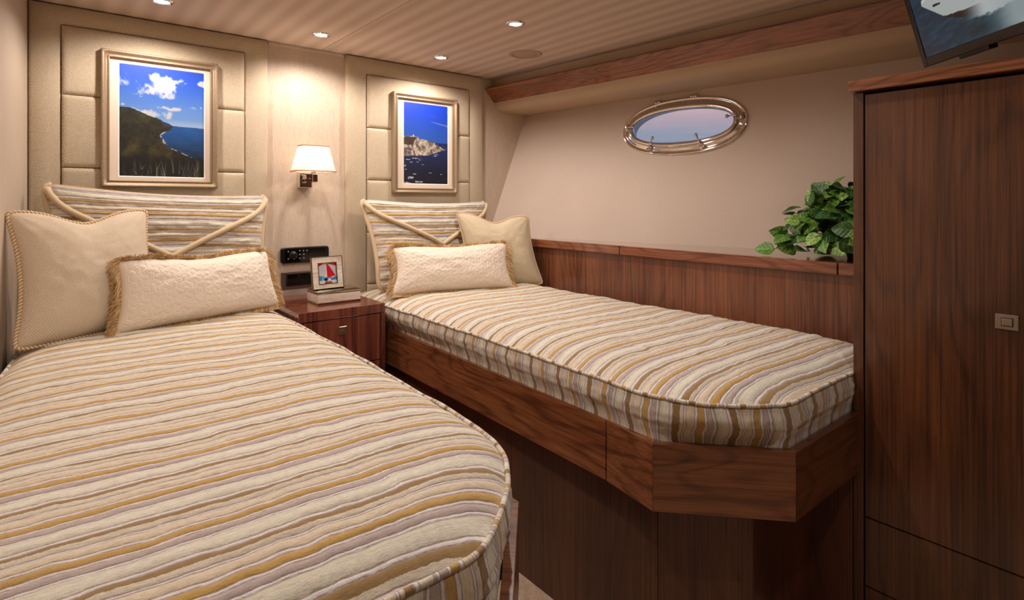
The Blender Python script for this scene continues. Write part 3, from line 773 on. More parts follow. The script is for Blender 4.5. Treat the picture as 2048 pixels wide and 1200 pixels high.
    for (px_, py_), (qx_, qy_) in planes:                # keep the lower part inside the rails (interior lies left of p->q)
        dxx, dyy = qx_-px_, qy_-py_; l_ = math.hypot(dxx, dyy); nxp, nyp = -dyy/l_, dxx/l_
        dist = (CX-px_)*nxp+(CY-py_)*nyp; mv = np.maximum(.025-dist, 0); CX = CX+nxp*mv; CY = CY+nyp*mv
    wgt = sm(HH, .25, .66); BX = BX*(1-wgt)+CX*wgt; BY = BY*(1-wgt)+CY*wgt
    Vb = np.stack([BX, BY, zz], -1).reshape(-1, 3)
    Fb = gridF(npt, nb)
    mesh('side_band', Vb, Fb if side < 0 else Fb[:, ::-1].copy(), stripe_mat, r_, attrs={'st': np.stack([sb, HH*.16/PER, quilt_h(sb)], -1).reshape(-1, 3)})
    return r_
def interp(ks, vs): return lambda y: float(np.interp(y, ks, vs))
hi1 = interp([.64, .66, .70, .77, .85, .92, 1.0, 1.1, 1.4, 1.8, 2.4, 2.86], [.455, .495, .545, .620, .678, .706, .719, .727, .742, .757, .768, .772])
lo1 = lambda y: wallx(y)+.035
mattress(1, lo1, hi1, .640, 2.83, .0017, .0075, 'striped quilted mattress in cream, gold and brown on the left bed', 11, (.33, 1.7, .64), [(c0, b0), (b0, a0), (d0, c0)])
lo2 = interp([.637, .66, .70, .76, .82, .90, 1.0, 1.3, 1.6, 2.3, 2.86], [1.405, 1.36, 1.305, 1.245, 1.208, 1.190, 1.190, 1.203, 1.222, 1.236, 1.228])
hi2 = lambda y: 2.118
mattress(-1, lo2, hi2, .637, 2.83, .0019, .009, 'striped quilted mattress in cream, gold and brown on the right bed', 29, (1.7, 1.7, .64), [(A0, B), (B, Cc_), (Cc_, D)])

# ================================================================== SIDE PANEL, SHELF
sh_ = root('side_cabinet', (2.3, 1.7, .5), 'walnut side panel and polished shelf running along the right bed below the porthole', 'cabinet')
boxes('front_panel', [(2.150, 2.168, .64, YW-.004, .40, 1.040)], wood_panel, sh_, bev=0)
TZ0, TZ1 = 1.040, 1.083
for a_, b_ in ((YW-.004, 1.7745), (1.7705, .798), (.794, .64)):
    V = []; 
    boxes('shelf_edging', [(2.130, 2.170, min(a_, b_), max(a_, b_), TZ0, TZ1)], wood_trim, sh_, bev=.004, seg=3)
prism('shelf_top', [(2.1695, .64), (2.66, .64), (2.175, YW-.01), (2.1695, YW-.01)], 1.055, 1.0815, wood_gloss, sh_, bev=0)

# ================================================================== NIGHTSTAND
ns = root('nightstand', (.99, 2.6, 0), 'glossy walnut nightstand between the two beds', 'nightstand')
NX0, NX1, NY0, NZ = .795, 1.188, 2.362, .832
boxes('top', [(NX0, NX1, NY0, YW-.03, .791, NZ)], wood_stand, ns, bev=.0025, seg=3)
boxes('carcass', [(NX0, NX0+.018, NY0+.004, YW-.03, .0, .790), (NX1-.022, NX1, NY0, YW-.03, .0, .790), (NX0+.018, NX1-.022, NY0+.03, NY0+.05, 0, .79)], wood_stand, ns, bev=.001)
def latch(cx, y, cz, parent, w_=.034, h_=.036, ax='y'):
    """recessed flush pull: plate, cup, thumb bar"""
    if ax == 'y': f = lambda a, b, d: (cx+a, y-d, cz+b)
    else: f = lambda a, b, d: (y-d, cx+a, cz+b)
    def bx_(name, a0_, a1_, b0_, b1_, d0_, d1_, m_, p_, bev=.0015):
        p0 = f(a0_, b0_, d0_); p1 = f(a1_, b1_, d1_)
        return boxes(name, [(min(p0[0], p1[0]), max(p0[0], p1[0]), min(p0[1], p1[1]), max(p0[1], p1[1]), min(p0[2], p1[2]), max(p0[2], p1[2]))], m_, p_, bev=bev, seg=3)
    pl = bx_('latch_plate', -w_/2, w_/2, -h_/2, h_/2, -.001, .003, nickel, parent, .0014)
    return pl, bx_
for z0, z1, sub in ((.580, .787, 1), (.370, .576, 1), (.160, .366, 1)):
    dr = boxes('drawer', [(NX0+.0215, NX1-.026, NY0+.001, NY0+.02, z0, z1)], wood_stand, ns, bev=.0012)
    cz = z1-.050
    # latch parts are sub-parts of the drawer
    boxes('latch_plate', [(.967, 1.001, NY0-.003, NY0+.001, cz-.019, cz+.017)], nickel, dr, bev=.0013, seg=3)
    boxes('latch_lip', [(.966, 1.002, NY0-.011, NY0-.002, cz+.009, cz+.018)], nickel, dr, bev=.003, seg=3)
    boxes('latch_button', [(.976, .992, NY0-.0055, NY0-.002, cz-.010, cz+.004)], chrome, dr, bev=.0015, seg=3)

# pearl box -----------------------------------------------------------
bxr = root('trinket_box', (1.025, 2.55, NZ), 'mother-of-pearl box with silver edges lying on the nightstand', 'box')
bx0, bx1, by0, by1 = .925, 1.127, 2.492, 2.625
boxes('foot_band', [(bx0-.001, bx1+.001, by0-.001, by1+.001, NZ+.0005, NZ+.009)], silver, bxr, bev=.001)
boxes('box_body', [(bx0, bx1, by0, by1, NZ+.009, NZ+.046)], pearl, bxr, bev=.0008)
boxes('lid', [(bx0-.0015, bx1+.0015, by0-.0015, by1+.0015, NZ+.0465, NZ+.060)], silver, bxr, bev=.004, seg=2)
boxes('lid_inlay', [(bx0+.014, bx1-.014, by0+.014, by1-.014, NZ+.060, NZ+.0612)], silver, bxr, bev=.0005)
BT = NZ+.0612
# photo frame, leaning back on the box
from mathutils import Matrix
fr = root('photo_frame', (.998, 2.555, BT), 'small pearl photo frame with a red and white beach umbrella picture, standing on the box', 'photo frame')
fm = Matrix.Translation((.996, 2.545, BT+.001)) @ Matrix.Rotation(math.radians(4), 4, 'Z') @ Matrix.Rotation(math.radians(-9), 4, 'X')
fw_, fh_ = .076, .150
def fbox(name, l_, mat, p_, bev=.0008): return boxes(name, l_, mat, p_, bev=bev, mtx=fm)
fbox('frame_border', [(-fw_+.003, -.044, 0, .010, .003, fh_-.003), (.044, fw_-.003, 0, .010, .003, fh_-.003), (-.044, .044, 0, .010, fh_-.030, fh_-.003), (-.044, .044, 0, .010, .003, .024)], pearl, fr, 0)
fbox('outer_edge', [(-fw_, -fw_+.0035, -.002, .012, 0, fh_), (fw_-.0035, fw_, -.002, .012, 0, fh_), (-fw_, fw_, -.002, .012, fh_-.0035, fh_), (-fw_, fw_, -.002, .012, 0, .0035)], silver, fr, .001)
fbox('inner_edge', [(-.046, -.0425, -.0025, .008, .022, fh_-.028), (.0425, .046, -.0025, .008, .022, fh_-.028), (-.046, .046, -.0025, .008, fh_-.0315, fh_-.028), (-.046, .046, -.0025, .008, .022, .0255)], silver, fr, .001)
fbox('easel_back', [(-fw_+.004, fw_-.004, .0102, .012, .004, fh_-.004)], black_pl, fr, 0)
def paint_umbrella(u, v):
    A = np.zeros(u.shape+(3,)); A[:] = (206, 204, 212)
    x = (u-.47); y = v+.04
    ang = np.arctan2(x, np.maximum(y, 1e-3))
    A = np.where(((ang > -.12) & (ang < .0) & (v < .70))[..., None], np.array((232, 222, 222)), A)
    A = np.where(((ang > .0) & (u < .47+.52*np.power(np.clip(v/.70, 0, 1), .8)) & (v < .70-.05*np.sin(u*9)))[..., None], np.array((206, 34, 46)), A)
    A = np.where(((v < .17-.45*np.clip(u, 0, .38)) & (u < .40))[..., None], np.array((200, 36, 46)), A)
    A = np.where(((v < .02+.30*np.clip(u-.5, 0, 1)) & (u > .52))[..., None], np.array((200, 36, 46)), A)
    low = v > .70-.03*np.cos((u-.47)*12)
    A = np.where(((v > .60+.12*u) & (u < .3) | low)[..., None], np.array((58, 140, 184)), A)
    A = np.where((v > .84)[..., None], np.array((214, 204, 216)), A)
    A = np.where(((np.abs(u-.22) < .012) & (v > .66))[..., None], np.array((230, 226, 226)), A)
    for cu, cv, a, b, c_ in ((.40, .80, .085, .075, (28, 22, 40)), (.47, .96, .15, .08, (150, 66, 50)), (.60, .80, .075, .055, (224, 222, 230)), (.62, .96, .13, .08, (166, 78, 56))):
        A = np.where(((((u-cu)/a)**2+((v-cv)/b)**2) < 1)[..., None], np.array(c_), A)
    return A
nx_, nz_ = 110, 130
u, v = np.meshgrid(np.linspace(0, 1, nx_), np.linspace(0, 1, nz_), indexing='ij')
V = [tuple(fm @ Vector((-.043+.086*a, .004, fh_-.030-(fh_-.054)*b))) for a, b in zip(u.ravel(), v.ravel())]
mesh('umbrella_print', V, gridF(nx_, nz_)[:, ::-1].copy(), print_gloss, fr, smooth=False, cols=srgb_lin(paint_umbrella(u, v)).reshape(-1, 4))

# stereo + switch plate -------------------------------------------------
ra = root('stereo_remote', (.998, YW, 1.03), 'black stereo control panel with round dial on the wall above the switches', 'stereo')
def rounded_plate(name, x0, x1, z0, z1, y0, y1, r, mat, parent, lean=0):
    P = []
    for cx, cz, a0_ in ((x1-r, z1-r, 0), (x0+r, z1-r, 90), (x0+r, z0+r, 180), (x1-r, z0+r, 270)):
        for k_ in range(7):
            a_ = math.radians(a0_+15*k_); P.append((cx+r*math.cos(a_), cz+r*math.sin(a_)))
    bm = bmesh.new(); f_ = [bm.verts.new((x, y0, z)) for x, z in P]; b_ = [bm.verts.new((x, y1, z)) for x, z in P]; n = len(P)
    ff = bm.faces.new(f_); bm.faces.new(b_[::-1])
    for i in range(n): bm.faces.new((f_[(i+1) % n], f_[i], b_[i], b_[(i+1) % n]))
    bmesh.ops.recalc_face_normals(bm, faces=bm.faces[:])
    bmesh.ops.bevel(bm, geom=[e for e in ff.edges], offset=min(.003, abs(y1-y0)*.4), segments=3, affect='EDGES')
    V, F = bm_to(bm); bm.free(); return mesh(name, V, F, mat, parent, smooth=False)
rounded_plate('faceplate', .878, 1.118, .990, 1.068, YW-.020, YW, .014, black_pl, ra)
rounded_plate('dark_window', .897, 1.100, .998, 1.060, YW-.0212, YW-.019, .006, black_gl, ra)
lathe('dial', [(0, .012), (.012, .012), (.0145, .010), (.0165, .003), (.0175, 0)], (.937, YW-.021, 1.030), (0, -1, 0), black_pl, ra, 32)
lathe('dial_ring', [(.0175, .001), (.0178, .003), (.0188, .003), (.0192, 0)], (.937, YW-.021, 1.030), (0, -1, 0), chrome, ra, 40)
for x, z in ((.912, 1.048), (.912, 1.012), (.968, 1.050), (.986, 1.050), (1.004, 1.050), (.968, 1.031), (.988, 1.031), (.968, 1.012), (.988, 1.012)):
    lathe('button', [(0, .002), (.0032, .002), (.0042, 0)], (x, YW-.0212, z), (0, -1, 0), btn_grey, ra, 12)
boxes('display_screen', [(1.012, 1.090, YW-.0222, YW-.0208, 1.012, 1.050)], black_gl, ra, bev=.0006)
sw = root('switch_plate', (.99, YW, .90), 'bronze wall plate with black rocker switches below the stereo panel', 'switch')
boxes('plate', [(.882, 1.105, YW-.007, YW, .861, .945)], gunmetal, sw, bev=.002)
boxes('socket_insert', [(.905, 1.084, YW-.010, YW-.006, .875, .938)], black_pl, sw, bev=.002)
for k_ in range(3):
    boxes('rocker', [(.908+k_*.0585, .963+k_*.0585, YW-.0135, YW-.009, .886, .935)], black_gl, sw, bev=.002)

# ================================================================== SCONCE
scn = root('wall_sconce', (1.0, YW, 1.41), 'chrome wall sconce with square white tapered shade between the two headboards', 'lamp')
sx, sy, sz = 1.000, 2.752, 1.443
boxes('backplate', [(.960, 1.020, YW-.046, YW, 1.366, 1.442)], chrome, scn, bev=.002)
boxes('arm', [(1.000, 1.018, sy-.012, YW-.038, 1.398, 1.412), (.992, 1.016, sy-.014, sy+.012, 1.392, 1.432)], chrome, scn, bev=.002)
lathe('lamp_holder', [(0, 0), (.012, 0), (.013, .01), (.011, .045), (0, .045)], (sx, sy, sz-.012), (0, 0, 1), chrome, scn, 20)
def rrect(hx, hy, r, k_=5):
    P = []
    for cx, cy, a0_ in ((hx-r, hy-r, 0), (-hx+r, hy-r, 90), (-hx+r, -hy+r, 180), (hx-r, -hy+r, 270)):
        for i in range(k_+1):
            a_ = math.radians(a0_+90*i/k_); P.append((cx+r*math.cos(a_), cy+r*math.sin(a_)))
    return P
def shade_at(f):
    hx = .097+(.066-.097)*f; hy = .062+(.042-.062)*f; rr_ = .026*(1-.35*f)
    return [(sx+x, sy+y, sz+.128*f) for x, y in rrect(hx, hy, rr_)]
lv = [shade_at(f) for f in (0, .25, .5, .75, 1)]; m = len(lv[0])
V = [p for l_ in lv for p in l_]; F = [(i*m+j, i*m+(j+1) % m, (i+1)*m+(j+1) % m, (i+1)*m+j) for i in range(4) for j in range(m)]
shd = mesh('lamp_shade', V, F, shade_mat, scn)
braid = flat('braid_trim', (196, 150, 120), .8)
for f in (0.0, 1.0):
    P = np.array(shade_at(f)+[shade_at(f)[0]]); cum = np.concatenate([[0], np.cumsum(np.linalg.norm(np.diff(P, axis=0), axis=1))])
    n = int(cum[-1]/.0016); q = np.linspace(0, cum[-1], n, endpoint=False)
    Q = np.stack([np.interp(q, cum, P[:, k_]) for k_ in range(3)], -1)
    Q[:, 2] += .0026*np.sin(q*2*np.pi/.0085)+(.002 if f == 0 else -.002)
    c_ = np.array([sx, sy]); dd = Q[:, :2]-c_; dd /= np.linalg.norm(dd, axis=1)[:, None]; Q[:, :2] += dd*.002
    V, F = tube_data(Q, .0021, 5, closed=True); mesh('braid_trim', V, F, braid, shd)
lathe('bulb', [(0, 0), (.008, .004), (.013, .022), (.014, .034), (.009, .048), (0, .054)], (sx, sy, sz+.033), (0, 0, 1), bulb_mat, scn, 18)
ld = bpy.data.lights.new('sconce_bulb', 'POINT'); ld.energy = 8.5; ld.color = (1, .84, .71); ld.shadow_soft_size = .016
lo_ = bpy.data.objects.new('sconce_bulb', ld); C.objects.link(lo_); lo_.parent = scn; lo_.location = (sx-1.0, sy-YW, sz+.062-1.41)

# ================================================================== CUSHIONS
class Cushion:
    def __init__(s, TL, TR, BL, BR, T, bow_s=.05, bow_t=.05, chop=0, seed=0, p=.5, back=.6, bow_b=None):
        s.c = [np.array(x, float) for x in (TL, TR, BL, BR)]; s.T = T; s.bs = bow_s; s.bt = bow_t; s.chop = chop; s.seed = seed; s.p = p; s.back = back; s.rc = .035; s.ear = 0
        s.bb = bow_t if bow_b is None else bow_b
        a = (s.c[1]-s.c[0])+(s.c[3]-s.c[2]); b = (s.c[0]-s.c[2])+(s.c[1]-s.c[3]); n = np.cross(a, b); n /= np.linalg.norm(n)
        if np.dot(n, s.c[0]-np.array([0, 0, HC])) > 0: n = -n
        s.n = n; s.w = np.linalg.norm(a)/2; s.h = np.linalg.norm(b)/2
    def P(s, u, v, side=1, off=0, bulge=None):
        top = (v+1)/2
        bt = s.bt*top+s.bb*(1-top)
        rc = 1-s.rc*(u*u*v*v)**5
        uu = rc*u*(1-s.bs*(1-v**2)); vv = rc*v*(1-bt*(1-u**2))-s.chop*np.exp(-(u/.42)**2)*top**2.5
        vv = vv+s.ear*np.clip(top, 0, 1)**4*np.abs(u)**9*(1-.0*u)
        a = (uu+1)/2; b = (vv+1)/2
        TL, TR, BL, BR = s.c
        a = a[..., None]; b = b[..., None]
        Q = (TL*(1-a)+TR*a)*b+(BL*(1-a)+BR*a)*(1-b)
        if bulge is None: bulge = s.bulge(u, v)
        T = s.T if side > 0 else -s.T*s.back
        return Q+s.n*((bulge*T)[..., None]+off)
    def bulge(s, u, v):
        g = np.clip((1-np.abs(u)**2.4)*(1-np.abs(v)**2.4), 0, 1)**s.p
        w_ = (fbm(u*3+s.seed, v*3, s.seed, 3)-.5)*.16
        # gathers radiating from the corners
        for cu, cv in ((-1, -1), (-1, 1), (1, -1), (1, 1)):
            r = np.hypot(u-cu, v-cv); an = np.arctan2(v-cv, u-cu); w_ = w_+.018*np.sin(an*13+s.seed+cu)*np.exp(-((r-.35)/.25)**2)
        return g*(1+w_)
    def edge(s, n=80):
        t_ = np.linspace(-1, 1, n, endpoint=False); o1 = np.ones(n)
        u = np.concatenate([t_, o1, -t_, -o1]); v = np.concatenate([o1, -t_, -o1, t_])
        return u, v
def cushion_body(name, cu, mat, parent, nu=120, nv=90, disp=None, st_fn=None):
    x = np.linspace(-1, 1, nu); y = np.linspace(-1, 1, nv)
    x = np.sin(x*np.pi/2)*.35+x*.65; y = np.sin(y*np.pi/2)*.35+y*.65
    U, Vv = np.meshgrid(x, y, indexing='ij')
    out = []; ss = []
    for side in (1, -1):
        Q = cu.P(U, Vv, side)
        if disp is not None and side > 0: Q = Q+cu.n*disp(U, Vv)[..., None]
        out.append(Q.reshape(-1, 3))
        st = st_fn(U, Vv) if st_fn else np.stack([U*cu.w/2, Vv*cu.h/2, 0*U], -1)
        ss.append(st.reshape(-1, 3))
    F1 = gridF(nu, nv); F2 = F1[:, ::-1]+nu*nv
    return mesh(name, np.concatenate(out), np.concatenate([F1, F2]), mat, parent, attrs={'st': np.concatenate(ss)})
rope_mats = []
t = NT('rope_cream'); t.set(Base_Color=srgb(232, 210, 176), Roughness=.85); rope_mats.append(t.m)
t = NT('rope_brown'); t.set(Base_Color=srgb(184, 148, 108), Roughness=.85); rope_mats.append(t.m)
def resample(P, step):
    c_ = np.concatenate([[0], np.cumsum(np.linalg.norm(np.diff(P, axis=0), axis=1))]); n = max(int(c_[-1]/step), 4); q = np.linspace(0, c_[-1], n)
    return np.stack([np.interp(q, c_, P[:, k_]) for k_ in range(3)], -1), q
def rope(P, r, parent, closed=True):
    if closed: P = np.concatenate([P, P[:1]])
    P, q = resample(P, .0020)
    T = np.gradient(P, axis=0); T /= np.linalg.norm(T, axis=1)[:, None]
    up = np.array([.3, -.9, .25]); U = np.cross(T, up); U /= np.linalg.norm(U, axis=1)[:, None]; W = np.cross(T, U)
    Vs = []; Fs = []; mi = []; base = 0
    for k_ in range(4):
        ph = q*2*np.pi/(r*3.4)+k_*np.pi/2
        Q = P+r*.55*(np.cos(ph)[:, None]*U+np.sin(ph)[:, None]*W)
        V, F = tube_data(Q, r*.52, 6); Vs.append(V); Fs += [[i+base for i in f] for f in F]; mi += [0 if k_ % 2 else 1]*len(F); base += len(V)
    return mesh('twisted_cord', np.concatenate(Vs), Fs, None, parent, mats=rope_mats, mi=mi)
t = NT('silk_fringe'); gi = t.new('NewGeometry')
t.set(Base_Color=t.ramp(gi.outputs['Random Per Island'], [(0, srgb(146, 108, 64)), (.5, srgb(204, 164, 106)), (1, srgb(240, 208, 156))]), Roughness=.5, Sheen_Weight=.3); fringe_mat = t.m
def fringe(cu, parent, L=.042, seed=0, dens=.0005):
    u, v = cu.edge(200); P = cu.P(u, v, 1, 0, np.zeros_like(u)); P = np.concatenate([P, P[:1]])
    Q, q = resample(P, dens); n = len(Q); rg = np.random.default_rng(seed)
    ctr = sum(cu.c)/4; T = np.gradient(Q, axis=0); T /= np.linalg.norm(T, axis=1)[:, None]
    O = np.cross(T, cu.n); sg = np.sign(np.sum(O*(Q-ctr), 1)); O *= sg[:, None]
    Vs = []; 
    for lay in range(4):
        j = rg.normal(0, 1, (n, 3)); ln = L*rg.uniform(.7, 1.05, n)*(.8+.4*vnoise(q*40+lay, q*0, 12))
        d = O+T*(rg.normal(0, .18, n)+1.3*(vnoise(q*55+lay*7, q*0, 5)-.5)+.5*(vnoise(q*14+lay, q*0, 6)-.5))[:, None]+cu.n*(rg.normal(0, .16, n)+1.1*(vnoise(q*30+lay*3, q*0, 9)-.5)+.25*(lay-1))[:, None]+np.array([0, 0, -.38])
        d /= np.linalg.norm(d, axis=1)[:, None]
        sag = np.array([0, 0, -1.])*.9
        wv = np.cross(d, cu.n); wv /= np.linalg.norm(wv, axis=1)[:, None]; wd = .0009
        b0_ = Q+cu.n*(lay-1)*.003-O*.003
        for k_ in range(4):
            f = k_/3; c_ = b0_+d*(ln*f)[:, None]+sag*(ln*f*f)[:, None]*.5
            c_[:, 2] = np.maximum(c_[:, 2], cu.floor)
            ww = wd*(1-.45*f)
            Vs.append(np.stack([c_-wv*ww, c_+wv*ww], 1))
    A = np.stack(Vs, 0).reshape(4, 4, n, 2, 3).transpose(0, 2, 1, 3, 4).reshape(-1, 3)   # lay,n,k,2
    m_ = 4*n; base = np.arange(m_)[:, None, None]*8; k_ = np.arange(3)[None, :, None]*2
    F = (base+k_+np.array([0, 1, 3, 2])[None, None, :]).reshape(-1, 4)
    o = mesh('fringe', A, F, fringe_mat, parent, smooth=False); o['kind'] = 'stuff'
    return o

# embossed interlocking three-arm figure
def tri_relief(x, y, a=.042):
    """x,y metres; three-armed figures whose arms point into the next figure's crotch"""
    h = a*math.sqrt(3)/2
    best = np.full(x.shape, 9.)
    i0 = np.floor(x/h)
    for di in (-1, 0, 1, 2):
        i = i0+di; yo = np.where(np.mod(i, 2) > .5, a/2, 0); j0 = np.floor((y-yo)/a)
        for dj in (-1, 0, 1, 2):
            cy = (j0+dj)*a+yo; cx = i*h; dx = x-cx; dy = y-cy
            for ang in (90, 210, 330):
                t_ = math.radians(ang); ca, sa = math.cos(t_), math.sin(t_)
                al = dx*ca+dy*sa; pe = -dx*sa+dy*ca
                d = np.hypot(al-np.clip(al, 0, a*.56), pe); best = np.minimum(best, d)
    h_ = 1/(1+np.exp((best-a*.125)/(a*.016)))
    return h_-.7*np.exp(-(best/(a*.038))**2)
t = NT('ivory_embossed_cloth'); v = t.coord(attr='st'); n = t.noise(v, 900, 2)
t.set(Base_Color=t.ramp(n, [(.3, srgb(230, 213, 192)), (.7, srgb(242, 229, 212))]), Roughness=.6, Sheen_Weight=.3); t.bump(n, .2, .0005); ivory = t.m

def sham(TL, TR, BL, BR, T, label, seed, vtip=-.95, skew=0, bow_t=.05, bow_s=.05):
    cu = Cushion(TL, TR, BL, BR, T, bow_s, bow_t, seed=seed, p=.42, bow_b=.02); cu.rc = .085; cu.ear = .05
    r_ = root('pillow_sham', tuple((cu.c[2]+cu.c[3])/2), label, 'pillow', 'striped pillow shams')
    per = PER*.85
    def sfn(U, Vv): return (Vv*cu.h/2+skew*U*cu.w/2+.006*(fbm(U*4, Vv*4, seed, 2)-.5))/per
    def stf(U, Vv): s = sfn(U, Vv); return np.stack([s, U*cu.w/2/per, quilt_h(s)], -1)
    def dsp(U, Vv):
        ed = np.clip((1-np.abs(U))*12, 0, 1)*np.clip((1-np.abs(Vv))*10, 0, 1)
        s = sfn(U, Vv); return (quilt_h(s)*.0068*(.5+.9*vnoise(U*9, s*5, seed))+(fbm(U*16, s*5, seed+3, 2)-.5)*.005)*ed
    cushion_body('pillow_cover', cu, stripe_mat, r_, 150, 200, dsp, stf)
    # envelope flap: from the top edge down to a V, lies on the cover
    na, nb = 150, 130; a = np.linspace(-.985, .985, na); tt_ = np.linspace(0, 1, nb)
    def vlow(a_): return .68+(vtip-.68)*np.clip(1-np.abs(a_), 0, 1)+.24*np.abs(a_)**16
    A_, Tt = np.meshgrid(a, tt_, indexing='ij'); VV = .985+(np.minimum(vlow(A_), .95)-.985)*Tt
    def fs(U, Vv): return sfn(U, Vv)-skew*U*cu.w/2/per+.37
    s = fs(A_, VV); offs = .009*np.clip((1-np.abs(A_))*12, .25, 1)
    q = (quilt_h(s)*.0070*(.6+.8*vnoise(A_*9, s*5, seed+1))+(fbm(A_*16, s*5, seed+7, 2)-.5)*.005)*np.clip((1-np.abs(A_))*12, 0, 1)*np.clip((1-VV)*10, 0, 1)
    Q = cu.P(A_, VV, 1)+cu.n*(offs+q)[..., None]
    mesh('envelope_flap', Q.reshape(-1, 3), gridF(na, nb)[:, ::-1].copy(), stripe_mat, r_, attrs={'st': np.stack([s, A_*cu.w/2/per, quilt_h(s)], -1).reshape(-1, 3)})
    aa = np.linspace(-.99, .99, 160)
    Pc = cu.P(aa, vlow(aa), 1)+cu.n*.012
    tube('flap_piping', Pc, .0120, cord_cloth, r_, n=10)
    for sg in (-1, 1):
        vv_ = np.linspace(-.98, 1.0, 70)
        tube('side_piping', cu.P(np.full(70, sg*1.005), vv_, 1, 0, np.zeros(70)), .0120, cord_cloth, r_, n=10)
    return cu
BZ = .835
sham((-.030, 2.755, 1.372), (.790, 2.755, 1.327), (.0, 2.63, BZ), (.745, 2.63, BZ), .085, 'striped pillow sham with V-shaped flap leaning on the left headboard', 3, vtip=-.15, bow_t=.10, bow_s=.08)
sham((1.235, 2.765, 1.310), (2.070, 2.765, 1.298), (1.270, 2.60, BZ), (2.0, 2.62, BZ), .085, 'striped pillow sham with V-shaped flap leaning on the right headboard', 8, vtip=-.15, skew=.10, bow_t=.10, bow_s=.10)

def square(TL, TR, BL, BR, T, mat, label, seed, rr_=.0065, chop=.10, bow=.07, bow_t=.04):
    cu = Cushion(TL, TR, BL, BR, T, bow, bow_t, chop=chop, seed=seed, p=.5, bow_b=.02)
    cu.rc = .05
    r_ = root('square_cushion', tuple((cu.c[2]+cu.c[3])/2), label, 'pillow', 'square corded cushions')
    cushion_body('cushion_cover', cu, mat, r_, 120, 120)
    cu.rc = .05; u, v = cu.edge(80); P = cu.P(u, v, 1, 0, np.zeros_like(u)); ctr = sum(cu.c)/4
    P = P+(P-ctr)/np.linalg.norm(P-ctr, axis=1)[:, None]*.004
    rope(P, rr_, r_); return cu
square((-.112, 2.42, 1.266), (.290, 2.57, 1.266), (-.088, 2.29, BZ+.006), (.335, 2.47, BZ+.02), .085, pillow_weave, 'beige basket-weave square cushion with twisted cord on the left bed', 5, rr_=.0064, chop=.20, bow=.15)
square((1.735, 2.60, 1.238), (2.110, 2.42, 1.212), (1.74, 2.50, BZ+.006), (2.108, 2.29, BZ+.006), .080, pillow_plain, 'beige square cushion with twisted cord against the walnut panel on the right bed', 12, rr_=.0055, chop=.24, bow=.12)

def lumbar(TL, TR, BL, BR, T, label, seed, chop=.05, bow=.05, bow_t=.03):
    cu = Cushion(TL, TR, BL, BR, T, bow, bow_t, chop=chop, seed=seed, p=.46, bow_b=.03)
    cu.floor = BZ+.004
    r_ = root('lumbar_cushion', tuple((cu.c[2]+cu.c[3])/2), label, 'pillow', 'fringed lumbar cushions')
    def dsp(U, Vv): return .0016*tri_relief(U*cu.w/2, Vv*cu.h/2, .042)*np.clip((1-np.abs(U))*14, 0, 1)*np.clip((1-np.abs(Vv))*8, 0, 1)
    cushion_body('cushion_cover', cu, ivory, r_, 430, 210, dsp)
    fringe(cu, r_, seed=seed); return cu
lumbar((.175, 2.36, 1.095), (.725, 2.555, 1.085), (.165, 2.325, BZ+.012), (.765, 2.505, BZ+.018), .075, 'ivory lumbar cushion with embossed pattern and tan fringe on the left bed', 21, chop=.11, bow=.06)
lumbar((1.305, 2.53, 1.070), (1.915, 2.37, 1.072), (1.262, 2.455, BZ+.012), (1.885, 2.275, BZ+.012), .075, 'ivory lumbar cushion with embossed pattern and tan fringe on the right bed', 33, chop=.10, bow=.09)

# ================================================================== WARDROBE
wr = root('wardrobe', (2.1, .2, 0), 'tall walnut wardrobe with flush latch at the foot of the right bed', 'wardrobe')
WX = 1.800
boxes('stile', [(WX, WX+.02, .6045, .631, 0, 1.612)], wood_door, wr, bev=.0015)
boxes('side_panel', [(WX+.0205, 2.62, .612, .631, 0, 1.612)], wood_panel, wr, bev=0)
boxes('carcass', [(WX+.021, 2.60, -.55, .611, .0, 1.60)], dark_gap, wr, bev=0)
for y0_, y1_ in ((.205, .6005), (-.195, .201)):
    dd_ = boxes('door', [(WX+.001, WX+.020, y0_, y1_, .399, 1.604)], wood_door, wr, bev=.0015)
    if y0_ > 0:
        cy, cz = .292, 1.005
        rounded = boxes('latch_plate', [(WX-.0025, WX+.002, cy-.0215, cy+.0215, cz-.0185, cz+.0185)], nickel, dd_, bev=.0012, seg=3)
        boxes('latch_button', [(WX-.006, WX-.002, cy-.011, cy+.009, cz-.009, cz+.009)], nickel, dd_, bev=.0025, seg=3)
        boxes('latch_slot', [(WX-.0031, WX-.0024, cy-.0125, cy+.0105, cz-.0105, cz+.0105)], dark_gap, dd_, bev=0)
    boxes('drawer', [(WX+.001, WX+.020, y0_, y1_, .202, .3955)], wood_door, wr, bev=.0015)
    boxes('drawer', [(WX+.001, WX+.020, y0_, y1_, .03, .1985)], wood_door, wr, bev=.0015)
boxes('top_board', [(WX-.018, 2.62, -.56, .638, 1.614, 1.645)], wood_y, wr, bev=.003, seg=3)

